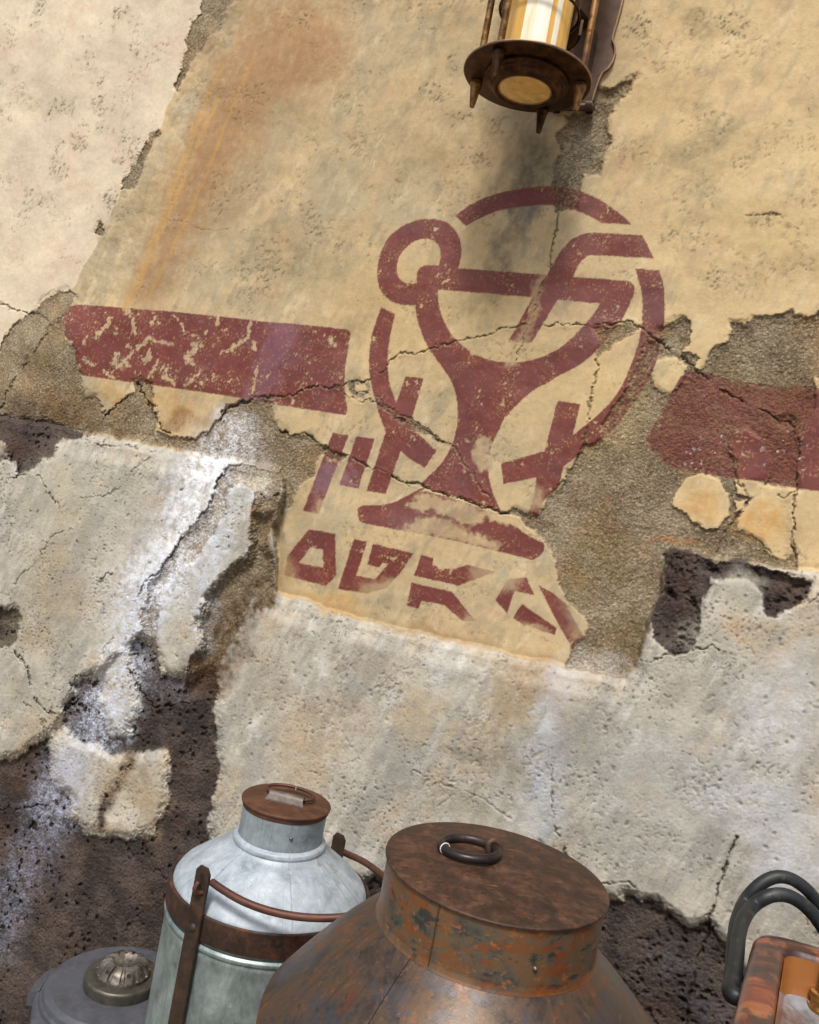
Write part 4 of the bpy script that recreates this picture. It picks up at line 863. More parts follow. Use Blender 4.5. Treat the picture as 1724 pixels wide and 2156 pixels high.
def maprange(n, src, a, b, c=0.0, d=1.0):
    q = N(n, 'ShaderNodeMapRange'); q.inputs[1].default_value = a; q.inputs[2].default_value = b; q.inputs[3].default_value = c; q.inputs[4].default_value = d
    n.links.new(src, q.inputs[0]); return q.outputs[0]
def coords(n, scale=(1, 1, 1)):
    tc = N(n, 'ShaderNodeTexCoord'); mp = N(n, 'ShaderNodeMapping'); mp.inputs['Scale'].default_value = scale
    n.links.new(tc.outputs['Object'], mp.inputs[0]); return mp.outputs[0]
def metal(name, stops, scale=9, rough=(0.35, 0.7), met=0.6, bump=0.25, patches=None, stretch=(1, 1, 1), spec=0.5, bscale=60, bdist=0.0015, extra=None):
    mt, n, b = nodes(name); v = coords(n, stretch)
    n1 = noise(n, scale, 9, 0.65, v, 0.4); n2 = noise(n, scale*6.5, 6, 0.7, v)
    mixv = N(n, 'ShaderNodeMath', operation='MULTIPLY_ADD'); n.links.new(n2.outputs[0], mixv.inputs[0]); mixv.inputs[1].default_value = 0.35
    sub_ = N(n, 'ShaderNodeMath', operation='SUBTRACT'); n.links.new(n1.outputs[0], sub_.inputs[0]); sub_.inputs[1].default_value = 0.175
    n.links.new(sub_.outputs[0], mixv.inputs[2])
    col = ramp(n, mixv.outputs[0], stops).outputs[0]
    metf = None
    for p in (patches or []):      # (colour, scale, lo, hi, strength, stretch)
        pv = coords(n, p[5] if len(p) > 5 else (1, 1, 1))
        pn = noise(n, p[1], 8, 0.68, pv, 0.3); f = maprange(n, pn.outputs[0], p[2], p[3], 0, p[4]); col = mixn(n, f, col, p[0])
        metf = f
    if extra: col = extra(n, col)
    n.links.new(col, b.inputs['Base Color'])
    n.links.new(maprange(n, n1.outputs[0], 0.3, 0.7, rough[0], rough[1]), b.inputs['Roughness'])
    b.inputs['Metallic'].default_value = met; b.inputs['Specular IOR Level'].default_value = spec
    bn = noise(n, bscale, 6, 0.7, v); bp = N(n, 'ShaderNodeBump'); bp.inputs['Strength'].default_value = bump; bp.inputs['Distance'].default_value = bdist
    n.links.new(bn.outputs[0], bp.inputs['Height']); n.links.new(bp.outputs[0], b.inputs['Normal'])
    return mt


# ------------------------------------------------------------------ materials
def streaks(zr=None, dark=(60, 66, 70), amt=0.6, freq=16, zs=3.0, lo=0.60, hi=0.68):
    def f(n, col):
        tc = N(n, 'ShaderNodeTexCoord'); s = N(n, 'ShaderNodeSeparateXYZ'); n.links.new(tc.outputs['Object'], s.inputs[0])
        an = N(n, 'ShaderNodeMath', operation='ARCTAN2'); n.links.new(s.outputs[1], an.inputs[0]); n.links.new(s.outputs[0], an.inputs[1])
        c = N(n, 'ShaderNodeCombineXYZ'); m1 = N(n, 'ShaderNodeMath', operation='MULTIPLY'); m1.inputs[1].default_value = freq; n.links.new(an.outputs[0], m1.inputs[0])
        m2 = N(n, 'ShaderNodeMath', operation='MULTIPLY'); m2.inputs[1].default_value = zs; n.links.new(s.outputs[2], m2.inputs[0])
        n.links.new(m1.outputs[0], c.inputs[0]); n.links.new(m2.outputs[0], c.inputs[2])
        q = noise(n, 1.0, 4, 0.6, c.outputs[0]); g = maprange(n, q.outputs[0], lo, hi, 0, amt)
        if zr:
            z_ = maprange(n, s.outputs[2], zr[0], zr[1], 0, 1); mu = N(n, 'ShaderNodeMath', operation='MULTIPLY'); n.links.new(g, mu.inputs[0]); n.links.new(z_, mu.inputs[1]); g = mu.outputs[0]
        return mixn(n, g, col, dark)
    return f
GALV = metal('galvanised_zinc', [(0.3, (132, 142, 150)), (0.45, (156, 167, 176)), (0.55, (168, 179, 188)), (0.72, (188, 197, 204))], 18, (0.44, 0.64), 0.22, 0.15,
             [((110, 98, 84), 14, 0.62, 0.68, 0.5), ((206, 212, 218), 36, 0.58, 0.66, 0.5), ((84, 92, 98), 60, 0.66, 0.70, 0.6)], extra=streaks(None, (96, 106, 114), 0.5, 20, 1.4, 0.60, 0.68))
GALVN = metal('galvanised_neck', [(0.3, (116, 130, 136)), (0.45, (142, 155, 160)), (0.65, (164, 176, 181))], 18, (0.38, 0.6), 0.35, 0.12,
              [((120, 96, 76), 6, 0.62, 0.72, 0.5)], extra=streaks(None, (52, 62, 68), 0.7, 30, 1.6, 0.62, 0.66))
GALVB = metal('galvanised_body', [(0.28, (92, 104, 104)), (0.44, (122, 136, 136)), (0.56, (146, 160, 160)), (0.72, (176, 188, 190))], 12, (0.32, 0.55), 0.45, 0.12,
              [((90, 84, 70), 14, 0.60, 0.68, 0.5), ((112, 100, 104), 34, 0.66, 0.70, 0.6), ((186, 194, 192), 40, 0.62, 0.68, 0.5)], stretch=(1, 1, 0.5))
RUSTLID = metal('rusty_lid', [(0.35, (66, 42, 28)), (0.5, (86, 54, 36)), (0.65, (104, 70, 46))], 22, (0.5, 0.8), 0.2, 0.35, [((96, 82, 72), 8, 0.55, 0.7, 0.5)])
RUSTDK = metal('rusty_dark_iron', [(0.3, (50, 38, 33)), (0.46, (66, 49, 40)), (0.56, (88, 62, 48)), (0.7, (110, 82, 62))], 20, (0.42, 0.75), 0.35, 0.3,
               [((108, 62, 40), 22, 0.60, 0.66, 0.45, (0.5, 1.6, 1)), ((138, 100, 58), 44, 0.62, 0.67, 0.6, (0.5, 1.6, 1)), ((40, 31, 29), 60, 0.56, 0.64, 0.55)])
STRAPM = metal('strap_iron', [(0.34, (44, 37, 32)), (0.5, (62, 50, 40)), (0.66, (84, 60, 45))], 24, (0.45, 0.75), 0.35, 0.3, [((112, 60, 40), 10, 0.62, 0.7, 0.5)])
BANDM = metal('band_iron', [(0.34, (40, 34, 30)), (0.48, (60, 46, 38)), (0.58, (82, 54, 40)), (0.7, (108, 70, 48))], 20, (0.45, 0.75), 0.35, 0.3, [((110, 58, 36), 26, 0.6, 0.66, 0.55)])
RODM = metal('rod_iron', [(0.3, (70, 46, 38)), (0.6, (98, 64, 52)), (0.8, (116, 80, 66))], 16, (0.4, 0.65), 0.4, 0.2)
NECKR = metal('rusty_neck', [(0.3, (58, 60, 60)), (0.44, (84, 82, 74)), (0.52, (104, 90, 72)), (0.62, (118, 96, 74)), (0.8, (96, 84, 70))], 8, (0.4, 0.7), 0.4, 0.3,
              [((150, 76, 34), 11, 0.53, 0.60, 0.85, (1, 1, 2.2)), ((190, 120, 50), 24, 0.62, 0.68, 0.6), ((52, 56, 58), 10, 0.60, 0.66, 0.75, (1, 1, 2))])
BODYR = metal('rusty_shoulder', [(0.30, (54, 48, 45)), (0.43, (78, 67, 59)), (0.50, (92, 76, 62)), (0.57, (98, 73, 54)), (0.68, (124, 90, 62))], 17, (0.30, 0.56), 0.5, 0.25,
              [((76, 76, 80), 13, 0.53, 0.58, 0.7), ((112, 68, 46), 20, 0.585, 0.64, 0.75), ((136, 98, 68), 60, 0.58, 0.64, 0.45), ((44, 40, 38), 70, 0.61, 0.66, 0.6)], extra=streaks(None, (74, 56, 44), 0.5, 26, 3.0, 0.55, 0.66))
BODYR2 = metal('rusty_body', [(0.3, (90, 54, 42)), (0.5, (126, 72, 50)), (0.7, (148, 88, 58))], 7, (0.45, 0.7), 0.4, 0.25, [((90, 78, 70), 8, 0.58, 0.68, 0.6)])
RINGM = metal('ring_iron', [(0.3, (40, 36, 36)), (0.6, (58, 50, 48)), (0.85, (92, 66, 50))], 20, (0.3, 0.5), 0.5, 0.15)
GUN = metal('dark_grey_plastic', [(0.3, (62, 64, 70)), (0.6, (76, 78, 86)), (0.8, (88, 90, 97))], 16, (0.42, 0.62), 0.0, 0.1, [((104, 100, 94), 30, 0.54, 0.68, 0.45), ((150, 148, 144), 150, 0.68, 0.72, 0.5), ((44, 44, 48), 12, 0.56, 0.66, 0.4)])
STEEL = metal('dirty_steel', [(0.3, (60, 52, 44)), (0.5, (112, 106, 98)), (0.75, (168, 164, 158))], 18, (0.35, 0.6), 0.75, 0.25, [((60, 46, 34), 16, 0.56, 0.68, 0.8)])
STEEL2 = metal('tarnished_collar', [(0.3, (74, 70, 64)), (0.6, (104, 100, 92)), (0.8, (126, 120, 108))], 14, (0.35, 0.6), 0.7, 0.2, [((66, 50, 34), 14, 0.55, 0.68, 0.7)])
BRONZE = metal('aged_bronze', [(0.34, (44, 30, 20)), (0.48, (66, 43, 27)), (0.6, (92, 60, 34)), (0.75, (112, 84, 60))], 30, (0.35, 0.6), 0.75, 0.25, [((108, 112, 96), 22, 0.66, 0.74, 0.5)])
BRASSR = metal('worn_brass_rod', [(0.34, (84, 60, 42)), (0.46, (128, 92, 54)), (0.58, (170, 130, 78)), (0.7, (146, 118, 100))], 34, (0.3, 0.55), 0.8, 0.25, [((110, 84, 74), 9, 0.56, 0.66, 0.7, (1, 1, 0.4))])
PLATE = metal('dark_bronze_plate', [(0.3, (74, 60, 54)), (0.5, (98, 78, 66)), (0.7, (118, 94, 74)), (0.85, (138, 108, 84))], 12, (0.35, 0.6), 0.55, 0.25)
EDGE = metal('plate_edge', [(0.3, (118, 92, 72)), (0.6, (150, 124, 98)), (0.85, (186, 164, 140))], 16, (0.35, 0.6), 0.6, 0.25)
BRASS = metal('brass', [(0.3, (120, 84, 44)), (0.6, (164, 122, 66)), (0.8, (190, 150, 90))], 20, (0.25, 0.45), 0.9, 0.15)
RUBBER = metal('black_rubber', [(0.3, (26, 29, 31)), (0.6, (34, 38, 40)), (0.8, (48, 52, 54))], 30, (0.42, 0.6), 0.0, 0.12, [((84, 84, 80), 40, 0.56, 0.68, 0.45), ((110, 108, 100), 160, 0.66, 0.70, 0.5)])
CREAMB = metal('cream_board', [(0.3, (170, 154, 118)), (0.7, (206, 190, 150))], 12, (0.6, 0.8), 0.0, 0.2)
def plain(name, col, rough=0.5, met=0.0, **kw):
    mt, n, b = nodes(name); q = lin(col, 1.0); nz = noise(n, 30, 5, 0.6, coords(n))
    n.links.new(mixn(n, maprange(n, nz.outputs[0], 0.35, 0.7, 0, 0.35), col, tuple(c*0.8 for c in col)), b.inputs['Base Color'])
    b.inputs['Roughness'].default_value = rough; b.inputs['Metallic'].default_value = met
    for k, v in kw.items(): b.inputs[k.replace('_', ' ')].default_value = v
    return mt
AMBER = metal('amber_glass', [(0.34, (192, 142, 62)), (0.5, (216, 168, 82)), (0.66, (230, 190, 112))], 30, (0.08, 0.2), 0.0, 0.04, stretch=(1, 1, 0.04))
GLINT = metal('glass_glint', [(0.34, (232, 214, 172)), (0.46, (244, 234, 206)), (0.6, (250, 246, 232))], 26, (0.1, 0.2), 0.0, 0.04, stretch=(1, 1, 0.12))  # pale daylight reflection on the tube, put into the colour
LENS = metal('yellow_lens', [(0.34, (160, 116, 46)), (0.5, (198, 150, 66)), (0.66, (214, 172, 92))], 34, (0.12, 0.35), 0.0, 0.1)
for m__, e__ in ((AMBER, 0.06), (LENS, 0.04), (GLINT, 0.03)):
    b__ = m__.node_tree.nodes['Principled BSDF']; b__.inputs['Emission Color'].default_value = (1.0, 0.66, 0.24, 1) if m__ is not GLINT else (1, 0.93, 0.78, 1); b__.inputs['Emission Strength'].default_value = e__
WHITE = plain('white_tie', (225, 225, 220), 0.4)

def burnt_wood():
    mt, n, b = nodes('scorched_wood'); v = coords(n, (1, 1, 1))
    rot = N(n, 'ShaderNodeMapping'); rot.inputs['Scale'].default_value = (1.2, 9, 9); n.links.new(v, rot.inputs[0])
    n1 = noise(n, 2.4, 7, 0.6, rot.outputs[0], 1.2)
    col = ramp(n, n1.outputs[0], [(0.34, (36, 19, 13)), (0.45, (66, 30, 17)), (0.53, (104, 50, 27)), (0.62, (132, 72, 38)), (0.78, (160, 106, 60))]).outputs[0]
    n2 = noise(n, 9, 6, 0.6, v, 0.6); col = mixn(n, maprange(n, n2.outputs[0], 0.50, 0.56, 0, 0.9), col, (44, 24, 18))
    n3 = noise(n, 5, 3, 0.5, v); col = mixn(n, maprange(n, n3.outputs[0], 0.5, 0.7, 0, 0.6), col, (160, 62, 30))
    n.links.new(col, b.inputs['Base Color']); b.inputs['Roughness'].default_value = 0.35; b.inputs['Coat Weight'].default_value = 0.5; b.inputs['Coat Roughness'].default_value = 0.15
    bn = noise(n, 70, 6, 0.7, v); bp = N(n, 'ShaderNodeBump'); bp.inputs['Strength'].default_value = 0.25; bp.inputs['Distance'].default_value = 0.002
    n.links.new(bn.outputs[0], bp.inputs['Height']); n.links.new(bp.outputs[0], b.inputs['Normal'])
    return mt
WOOD = burnt_wood()
ENAMEL = metal('wet_basin', [(0.3, (92, 60, 48)), (0.45, (120, 116, 116)), (0.6, (150, 156, 164)), (0.8, (186, 194, 206))], 8, (0.08, 0.25), 0.1, 0.15, [((122, 62, 40), 6, 0.5, 0.6, 0.6)])
WOODIN = plain('amber_wood_wall', (150, 96, 50), 0.3, 0.0, Coat_Weight=0.4)

Z = Vector((0, 0, 1))
# ================================================================== GROUND
def ground():
    mt, n, b = nodes('paved_ground'); v = coords(n)
    n1 = noise(n, 1.2, 8, 0.6, v); n2 = noise(n, 40, 6, 0.7, v)
    c = ramp(n, n1.outputs[0], [(0.3, (112, 102, 88)), (0.6, (140, 128, 108)), (0.8, (156, 144, 122))]).outputs[0]
    c = mixn(n, maprange(n, n2.outputs[0], 0.4, 0.7, 0, 0.4), c, (84, 76, 66))
    n.links.new(c, b.inputs['Base Color']); b.inputs['Roughness'].default_value = 0.9
    bp = N(n, 'ShaderNodeBump'); bp.inputs['Strength'].default_value = 0.4; bp.inputs['Distance'].default_value = 0.006
    n.links.new(n2.outputs[0], bp.inputs['Height']); n.links.new(bp.outputs[0], b.inputs['Normal'])
    o = new_obj('ground', [(-60, -60, 0), (60, -60, 0), (60, 60, 0), (-60, 60, 0)], [(0, 1, 2, 3)], mt, None, False)
    o['kind'] = 'structure'
ground()

# ================================================================== WALL LANTERN
def lantern():
    D0 = 2.38; c = at(1109, 168, D0); R = 135*D0/F; Rr = 0.83*R
    root = empty('wall_lantern', c, 'bronze wall lantern with a cream glass cylinder, round base and spikes', 'lantern')
    def lp(prof): return [(r*R, z*R) for r, z in prof]
    lathe('base_disc', rnd(lp([(0.0, 0.0), (0.985, 0.0), (1.0, 0.012), (1.0, 0.035), (0.985, 0.045), (0.0, 0.045)]), 0.001), BRONZE, root, 128)
    lathe('ring', rnd(lp([(0.0, -0.001), (0.66, -0.001), (0.66, -0.05), (0.60, -0.06), (0.60, -0.085), (0.55, -0.10), (0.53, -0.17), (0.49, -0.20), (0.45, -0.195), (0.44, -0.165), (0.40, -0.16)]), 0.002), BRONZE, root, 96)
    lathe('lens', lp([(0.41, -0.160), (0.38, -0.172), (0.30, -0.186), (0.2, -0.196), (0.1, -0.202), (0.0, -0.204)]), LENS, root, 64)
    lathe('disc_edge', rnd(lp([(0.985, 0.047), (1.004, 0.037), (1.006, 0.018), (0.995, 0.006)]), 0.0005), EDGE, root, 128)  # lighter edge colour paints the disc's rim highlight along with patina
    lathe('lens_rim', rnd(lp([(0.43, -0.162), (0.425, -0.178), (0.405, -0.178), (0.40, -0.165)]), 0.001), EDGE, root, 96)
    # amber glass tube; pale strips paint the daylight reflected on it
    az0 = math.atan2(-c.y, -c.x)       # towards the street side
    gl_r = 0.515; top = 3.3
    lathe('glass_tube', lp([(gl_r, 0.046), (gl_r, top)]), AMBER, root, 128, None)
    lathe('collar', rnd(lp([(gl_r-0.01, 0.046), (gl_r+0.05, 0.046), (gl_r+0.05, 0.075), (gl_r+0.003, 0.085)]), 0.001), BRONZE, root, 96)
    def strip(a0, a1):
        vs, fs = [], []; n = 14
        for k in range(n+1):
            a = R_(a0+(a1-a0)*k/n)
            for rr in (gl_r+0.004, gl_r-0.004):
                for z in (0.09, top-0.05): vs.append((rr*R*math.cos(a), rr*R*math.sin(a), z*R))
        for k in range(n):
            q = k*4; fs += [(q, q+4, q+5, q+1), (q+2, q+3, q+7, q+6), (q+1, q+5, q+7, q+3), (q, q+2, q+6, q+4)]
        fs += [(0, 1, 3, 2), (n*4, n*4+2, n*4+3, n*4+1)]
        new_obj('reflection_strip', vs, fs, GLINT, root, True, 40)
    for a0, a1 in ((-116, -73), (-63, -53), (150, 190), (60, 100), (10, 20)): strip(a0, a1)
    for k, an in enumerate((158, 63, -12, -128)):
        a = R_(an); x, y = Rr*math.cos(a), Rr*math.sin(a)
        rod = tube('rod', [(x, y, 0.04*R), (x, y, top*R)], 0.0105, BRASSR, root, 14, sub=1)
        lathe('spike', rnd([(0.0, 0.0), (0.018, -0.001), (0.0185, -0.014), (0.0155, -0.022), (0.0075, -0.078), (0.0, -0.081)], 0.002), BRASSR if k % 2 == 0 else BRONZE, root, 20, 40, loc=(x, y, 0))
        lathe('nut', rnd([(0.0105, 0.045*R), (0.0155, 0.045*R), (0.0155, 0.045*R+0.007), (0.0105, 0.045*R+0.008)], 0.001), BRONZE, root, 6, 30, loc=(x, y, 0))
    # wire guard round the top of the tube
    gr = 0.62*R
    def circ(r, z, n=48): return [(r*math.cos(2*math.pi*k/n), r*math.sin(2*math.pi*k/n), z) for k in range(n)]
    g = tube('guard_hoop', circ(gr, 1.05*R), 0.004, BRONZE, root, 8, closed=True, sub=1)
    tube('guard_hoop', circ(gr, 1.6*R), 0.004, BRONZE, root, 8, closed=True, sub=1)
    vs = []; fs = []
    for k in range(44):                      # fine wires only on the wall side
        a = R_(8 + 164*k/43); x, y = gr*math.cos(a), gr*math.sin(a)
        b0 = len(vs)
        for z in (1.05*R, 2.6*R):
            for dx, dy in ((-1, -1), (1, -1), (1, 1), (-1, 1)): vs.append((x+dx*0.0012, y+dy*0.0012, z))
        for j in range(4): fs.append((b0+j, b0+(j+1) % 4, b0+4+(j+1) % 4, b0+4+j))
    gw = new_obj('guard_wires', vs, fs, BRONZE, root, False); gw['kind'] = 'stuff'
    lathe('cap', rnd(lp([(0.0, top), (1.0, top), (1.0, top+0.05), (0.6, top+0.3), (0.2, top+0.5), (0.0, top+0.52)]), 0.003), BRONZE, root, 96)
    # back plate on the wall
    wn = Vector(WN); wu = Vector(WU)
    foot = on_wall(1209, 234, 0.0)
    o_ = foot + wn*0.018 - c
    fr = (o_, wu, Z, wn)
    half = [(0.055, 0.0), (0.060, 0.05), (0.066, 0.085), (0.072, 0.105), (0.087, 0.118), (0.097, 0.14), (0.100, 0.165), (0.094, 0.19), (0.084, 0.207), (0.083, 0.222), (0.088, 0.27), (0.092, 0.32), (0.094, 0.40), (0.094, 0.9)]
    outl = [(x, y) for x, y in half] + [(-x, y) for x, y in half[::-1]]
    slab('back_plate', outl, 0.010, PLATE, fr, root, 0.001)
    for sg in (1, -1):
        vs, fs = [], []; w_, t_ = 0.0045, 0.020
        for i, (x, y) in enumerate(half):
            for dx, dz in ((0, -0.004), (w_, -0.004), (w_, t_), (0, t_)): vs.append(o_ + wu*(sg*(x+0.0015+dx-w_/2)) + Z*y + wn*dz)
        for i in range(len(half)-1):
            for j in range(4):
                f = (i*4+j, i*4+(j+1) % 4, i*4+4+(j+1) % 4, i*4+4+j); fs.append(f)
        fs += [(0, 1, 2, 3), tuple(len(half)*4-4+k for k in range(4))]
        e = new_obj('edge_strip', vs, fs, EDGE, root, False)
        e.data.materials[0] = EDGE
    rl = tube('scroll', [o_ - wu*0.062 + wn*0.016 - Z*0.004, o_ + wu*0.062 + wn*0.016 - Z*0.004], 0.0125, PLATE, root, 20, sub=2)
    for sg in (1, -1):                        # curled ends of the scroll
        cc = o_ + wu*sg*0.052 + wn*0.020 - Z*0.004
        pts = []
        for k in range(26):
            a = k/25*2*math.pi*1.6; r = 0.005 + 0.016*k/25
            pts.append(cc + wn*(r*math.cos(a)) + Z*(r*math.sin(a)))
        vs, fs = [], []
        for p in pts:
            for s2 in (-0.011, 0.011):
                for q in (0, 0.0025):
                    vs.append(p + wu*s2 + (p-cc).normalized()*q)
        for i in range(25):
            b_ = i*4; fs += [(b_, b_+4, b_+6, b_+2), (b_+1, b_+3, b_+7, b_+5), (b_, b_+1, b_+5, b_+4), (b_+2, b_+6, b_+7, b_+3)]
        new_obj('scroll_end', vs, fs, PLATE, root, True, 40)
    # curved bracket: a band that wraps the guard and two arms to the plate
    vs, fs = [], []; n = 30
    for k in range(n+1):
        a = R_(-8 + 152*k/n)
        for rr in (0.66*R, 0.70*R):
            for z in (0.78*R, 1.02*R): vs.append((rr*math.cos(a), rr*math.sin(a), z))
    for k in range(n):
        q = k*4; fs += [(q, q+1, q+5, q+4), (q+2, q+6, q+7, q+3), (q+1, q+3, q+7, q+5), (q, q+4, q+6, q+2)]
    fs += [(0, 2, 3, 1), (n*4, n*4+1, n*4+3, n*4+2)]
    new_obj('bracket_band', vs, fs, BRONZE, root, True, 40)
    pc = o_ + Z*0.24
    mid = Vector((0, 0, 0.90*R)); d_ = (Vector((o_.x, o_.y, 0))).normalized(); L_ = Vector((o_.x, o_.y, 0)).length
    for zz in (0.90*R, 1.75*R):
        st = Vector((d_.x*0.69*R, d_.y*0.69*R, zz-0.02)); ln = L_ - 0.69*R - 0.004
        sdv = Z.cross(d_).normalized()
        box('arm', (0.05, 0.045, ln), PLATE, (st + Z*0.02, sdv, Z, d_), root, 0.002)
    t3 = d_*(L_-0.03) + Vector((0, 0, 0.90*R)); 
    box('mount_box', (0.085, 0.15, 0.03), PLATE, (d_*(L_-0.034)+Vector((0, 0, 1.1*R)), Z.cross(d_).normalized(), Z, d_), root, 0.003)
lantern()

# ================================================================== GREY MILK CAN
def grey_can():
    D0 = 2.05; c = at(604, 1683, D0); root = empty('milk_can', (c.x, c.y, 0), 'galvanised grey milk can with rusty lid, rusty band and curved rod handle', 'milk can')
    zt = c.z; zn = zt-0.098; zs = 0.70 + (EYE-1.65) - 0.045; rb = 0.243
    zs = EYE-0.958; rn = 0.104
    lathe('body', rnd([(0.0, 0.0), (rb-0.004, 0.0), (rb, 0.02), (rb, zs-0.12), (rb+0.002, zs-0.10), (rb-0.003, zs-0.08), (rb-0.003, zs-0.035)], 0.003), GALVB, root, 128, 30, 0.0030, 3)
    lathe('body_ring', rnd([(rb, zs-0.092), (rb+0.005, zs-0.088), (rb+0.0055, zs-0.081), (rb, zs-0.076)], 0.002), GALVB, root, 128, 60, 0.0022, 3)
    lathe('shoulder', rnd([(rb-0.004, zs-0.05), (rb-0.002, zs-0.012), (rb-0.012, zs+0.004), (0.19, zs+0.036), (0.145, zs+0.069), (rn+0.018, zn-0.016), (rn+0.007, zn-0.004)], 0.006), GALV, root, 128, 30, 0.0014, 5)
    lathe('neck_bead', rnd([(rn+0.010, zn-0.010), (rn+0.013, zn-0.003), (rn+0.011, zn+0.005), (rn+0.001, zn+0.010)], 0.002), GALV, root, 96, 60)
    lathe('neck', rnd([(rn, zn+0.004), (rn+0.0005, zn+0.04), (rn+0.0015, zt-0.012), (rn+0.003, zt-0.006)], 0.004), GALVN, root, 128, 50, 0.0012, 7)
    lid = lathe('lid', rnd([(0.0, zt+0.004), (0.09, zt+0.002), (0.108, zt), (0.112, zt-0.003), (0.1115, zt-0.008), (0.107, zt-0.010), (0.1085, zt-0.013), (0.107, zt-0.019), (0.103, zt-0.020)], 0.0012), RUSTLID, root, 128, 40, 0.003, 9)
    # ring handle lying on the lid, held by a raised tab
    tz = zt+0.016; cen = Vector((0.005, 0.012, tz)); ax = Vector((0.985, -0.17, 0)); ay = Vector((0.17, 0.985, 0))
    tube('lid_ring', [cen + ax*(0.061*math.cos(a)*(1-0.04*math.sin(a))) + ay*(0.030*math.sin(a)) + Z*(0.004*math.sin(a)) for a in [2*math.pi*k/20 for k in range(20)]], 0.0042, RODM, root, 12, closed=True, sub=3)
    pr = cen - ay*0.030
    # tab: arch of sheet metal over the near bar with two feet
    vs, fs = [], []; prof = [(-0.024, -0.0125), (-0.014, -0.012), (-0.009, -0.002), (-0.005, 0.005), (0.002, 0.0065), (0.007, 0.003), (0.010, -0.004), (0.013, -0.0115)]
    for x in (-0.044, 0.044):
        for q in prof: vs.append(pr + ax*x*(1.0 if q[1] > -0.006 else 1.12) + ay*q[0] + Z*q[1])
    m_ = len(prof)
    for x in (-0.044, 0.044):
        for q in prof: vs.append(pr + ax*x*(1.0 if q[1] > -0.006 else 1.12) + ay*q[0]*0.9 + Z*(q[1]-0.0018))
    for i in range(m_-1):
        fs += [(i, m_+i, m_+i+1, i+1), (2*m_+i, 2*m_+i+1, 3*m_+i+1, 3*m_+i), (i, i+1, 2*m_+i+1, 2*m_+i), (m_+i, 3*m_+i, 3*m_+i+1, m_+i+1)]
    tb = new_obj('ring_tab', vs, fs, metal('dull_tab', [(0.3, (70, 58, 52)), (0.55, (104, 94, 88)), (0.75, (134, 126, 120))], 40, (0.4, 0.6), 0.3, 0.15), root, True, 50)
    tube('wire_tie', [cen + ay*0.030 + ax*0.004 + Vector((0, 0.004*math.cos(a), 0.0055*math.sin(a)+0.002)) for a in [2*math.pi*k/10 for k in range(10)]], 0.0009, WHITE, root, 6, closed=True, sub=2)
    tube('wire_tail', [cen + ay*0.030 + Z*0.007, cen + ay*0.031 + Z*0.015 + ax*0.001], 0.0009, WHITE, root, 6)
    # iron band
    bz0, bz1 = zs-0.066, zs-0.012
    lathe('band', rnd([(rb-0.001, bz0), (rb+0.006, bz0-0.001), (rb+0.0065, bz1), (rb+0.004, bz1+0.004), (rb-0.002, bz1+0.001)], 0.0015), BANDM, root, 128, 40, 0.0022, 3)
    # straps with the rod handle
    for k, (dx, dy, top) in enumerate(((-0.135, -0.215, EYE-0.862), (0.143, 0.208, EYE-0.905))):
        d = Vector((dx, dy, 0)).normalized(); sdv = Z.cross(d).normalized(); wd = 0.021; h0 = 0.03
        if k == 0: sdv = sdv
        o0 = d*(rb+0.008)
        H_ = top
        outl = [(-wd, h0), (wd, h0), (wd, H_-0.012), (wd-0.010, H_), (-wd+0.010, H_), (-wd, H_-0.012)]
        st = slab('strap', outl, 0.007, STRAPM, (o0, sdv, Z, d), root, 0.0012)
        for hz in (bz1-0.03, bz0-0.22):
            rv = lathe('rivet', [(0.0, 0.006), (0.006, 0.005), (0.0105, 0.001), (0.011, 0.0)], STRAPM, root, 20, None)
            rv.matrix_local = Matrix.Translation(o0 + d*0.0065 + Z*hz) @ d.to_track_quat('Z', 'Y').to_matrix().to_4x4()
        hz = H_-0.034
        # eye: hook of the rod through the strap
        hk = o0 + Z*hz
        tube('hook', [hk + d*0.017 + sdv*0.002 + Z*0.002, hk + d*0.022 - Z*0.010, hk + d*0.016 - Z*0.020 + sdv*0.004, hk + d*0.004 - Z*0.021 + sdv*0.010], 0.006, RODM, root, 10, sub=4)
        lathe('strap_hole', [(0.0, 0.0), (0.0075, 0.0)], RINGM, root, 16, None).matrix_local = Matrix.Translation(o0 + d*0.0074 + Z*(hz+0.012)) @ d.to_track_quat('Z', 'Y').to_matrix().to_4x4()
    # the rod swings down in front, resting near the shoulder
    base_v = Vector((c.x, c.y, 0))
    pts = [at(447, 1857, 1.83), at(470, 1873, 1.812), at(510, 1896, 1.79), at(560, 1915, 1.775), at(620, 1928, 1.765), at(680, 1932, 1.765), at(735, 1928, 1.775), at(785, 1912, 1.80),
           at(820, 1888, 1.90), at(826, 1862, 2.02), at(800, 1838, 2.12), at(765, 1813, 2.18), at(735, 1799, 2.24), at(716, 1790, 2.262)]
    tube('handle_rod', [p-base_v for p in pts], 0.0085, RODM, root, 16, sub=4)
    q = at(738, 1927, 1.774)-base_v
    tube('wire_tie', [q + Vector((0.001*math.sin(a), 0.0105*math.cos(a), 0.0105*math.sin(a))) for a in [2*math.pi*k/12 for k in range(12)]], 0.0009, WHITE, root, 6, closed=True, sub=2)
    lathe('rivet', [(0.0, 0.004), (0.003, 0.0032), (0.0048, 0.0)], STEEL, root, 16, None).matrix_local = Matrix.Translation(Vector((0.035, -math.sqrt((rn+0.001)**2-0.035**2), zn+0.045))) @ Vector((0.33, -0.94, 0)).to_track_quat('Z', 'Y').to_matrix().to_4x4()
grey_can()

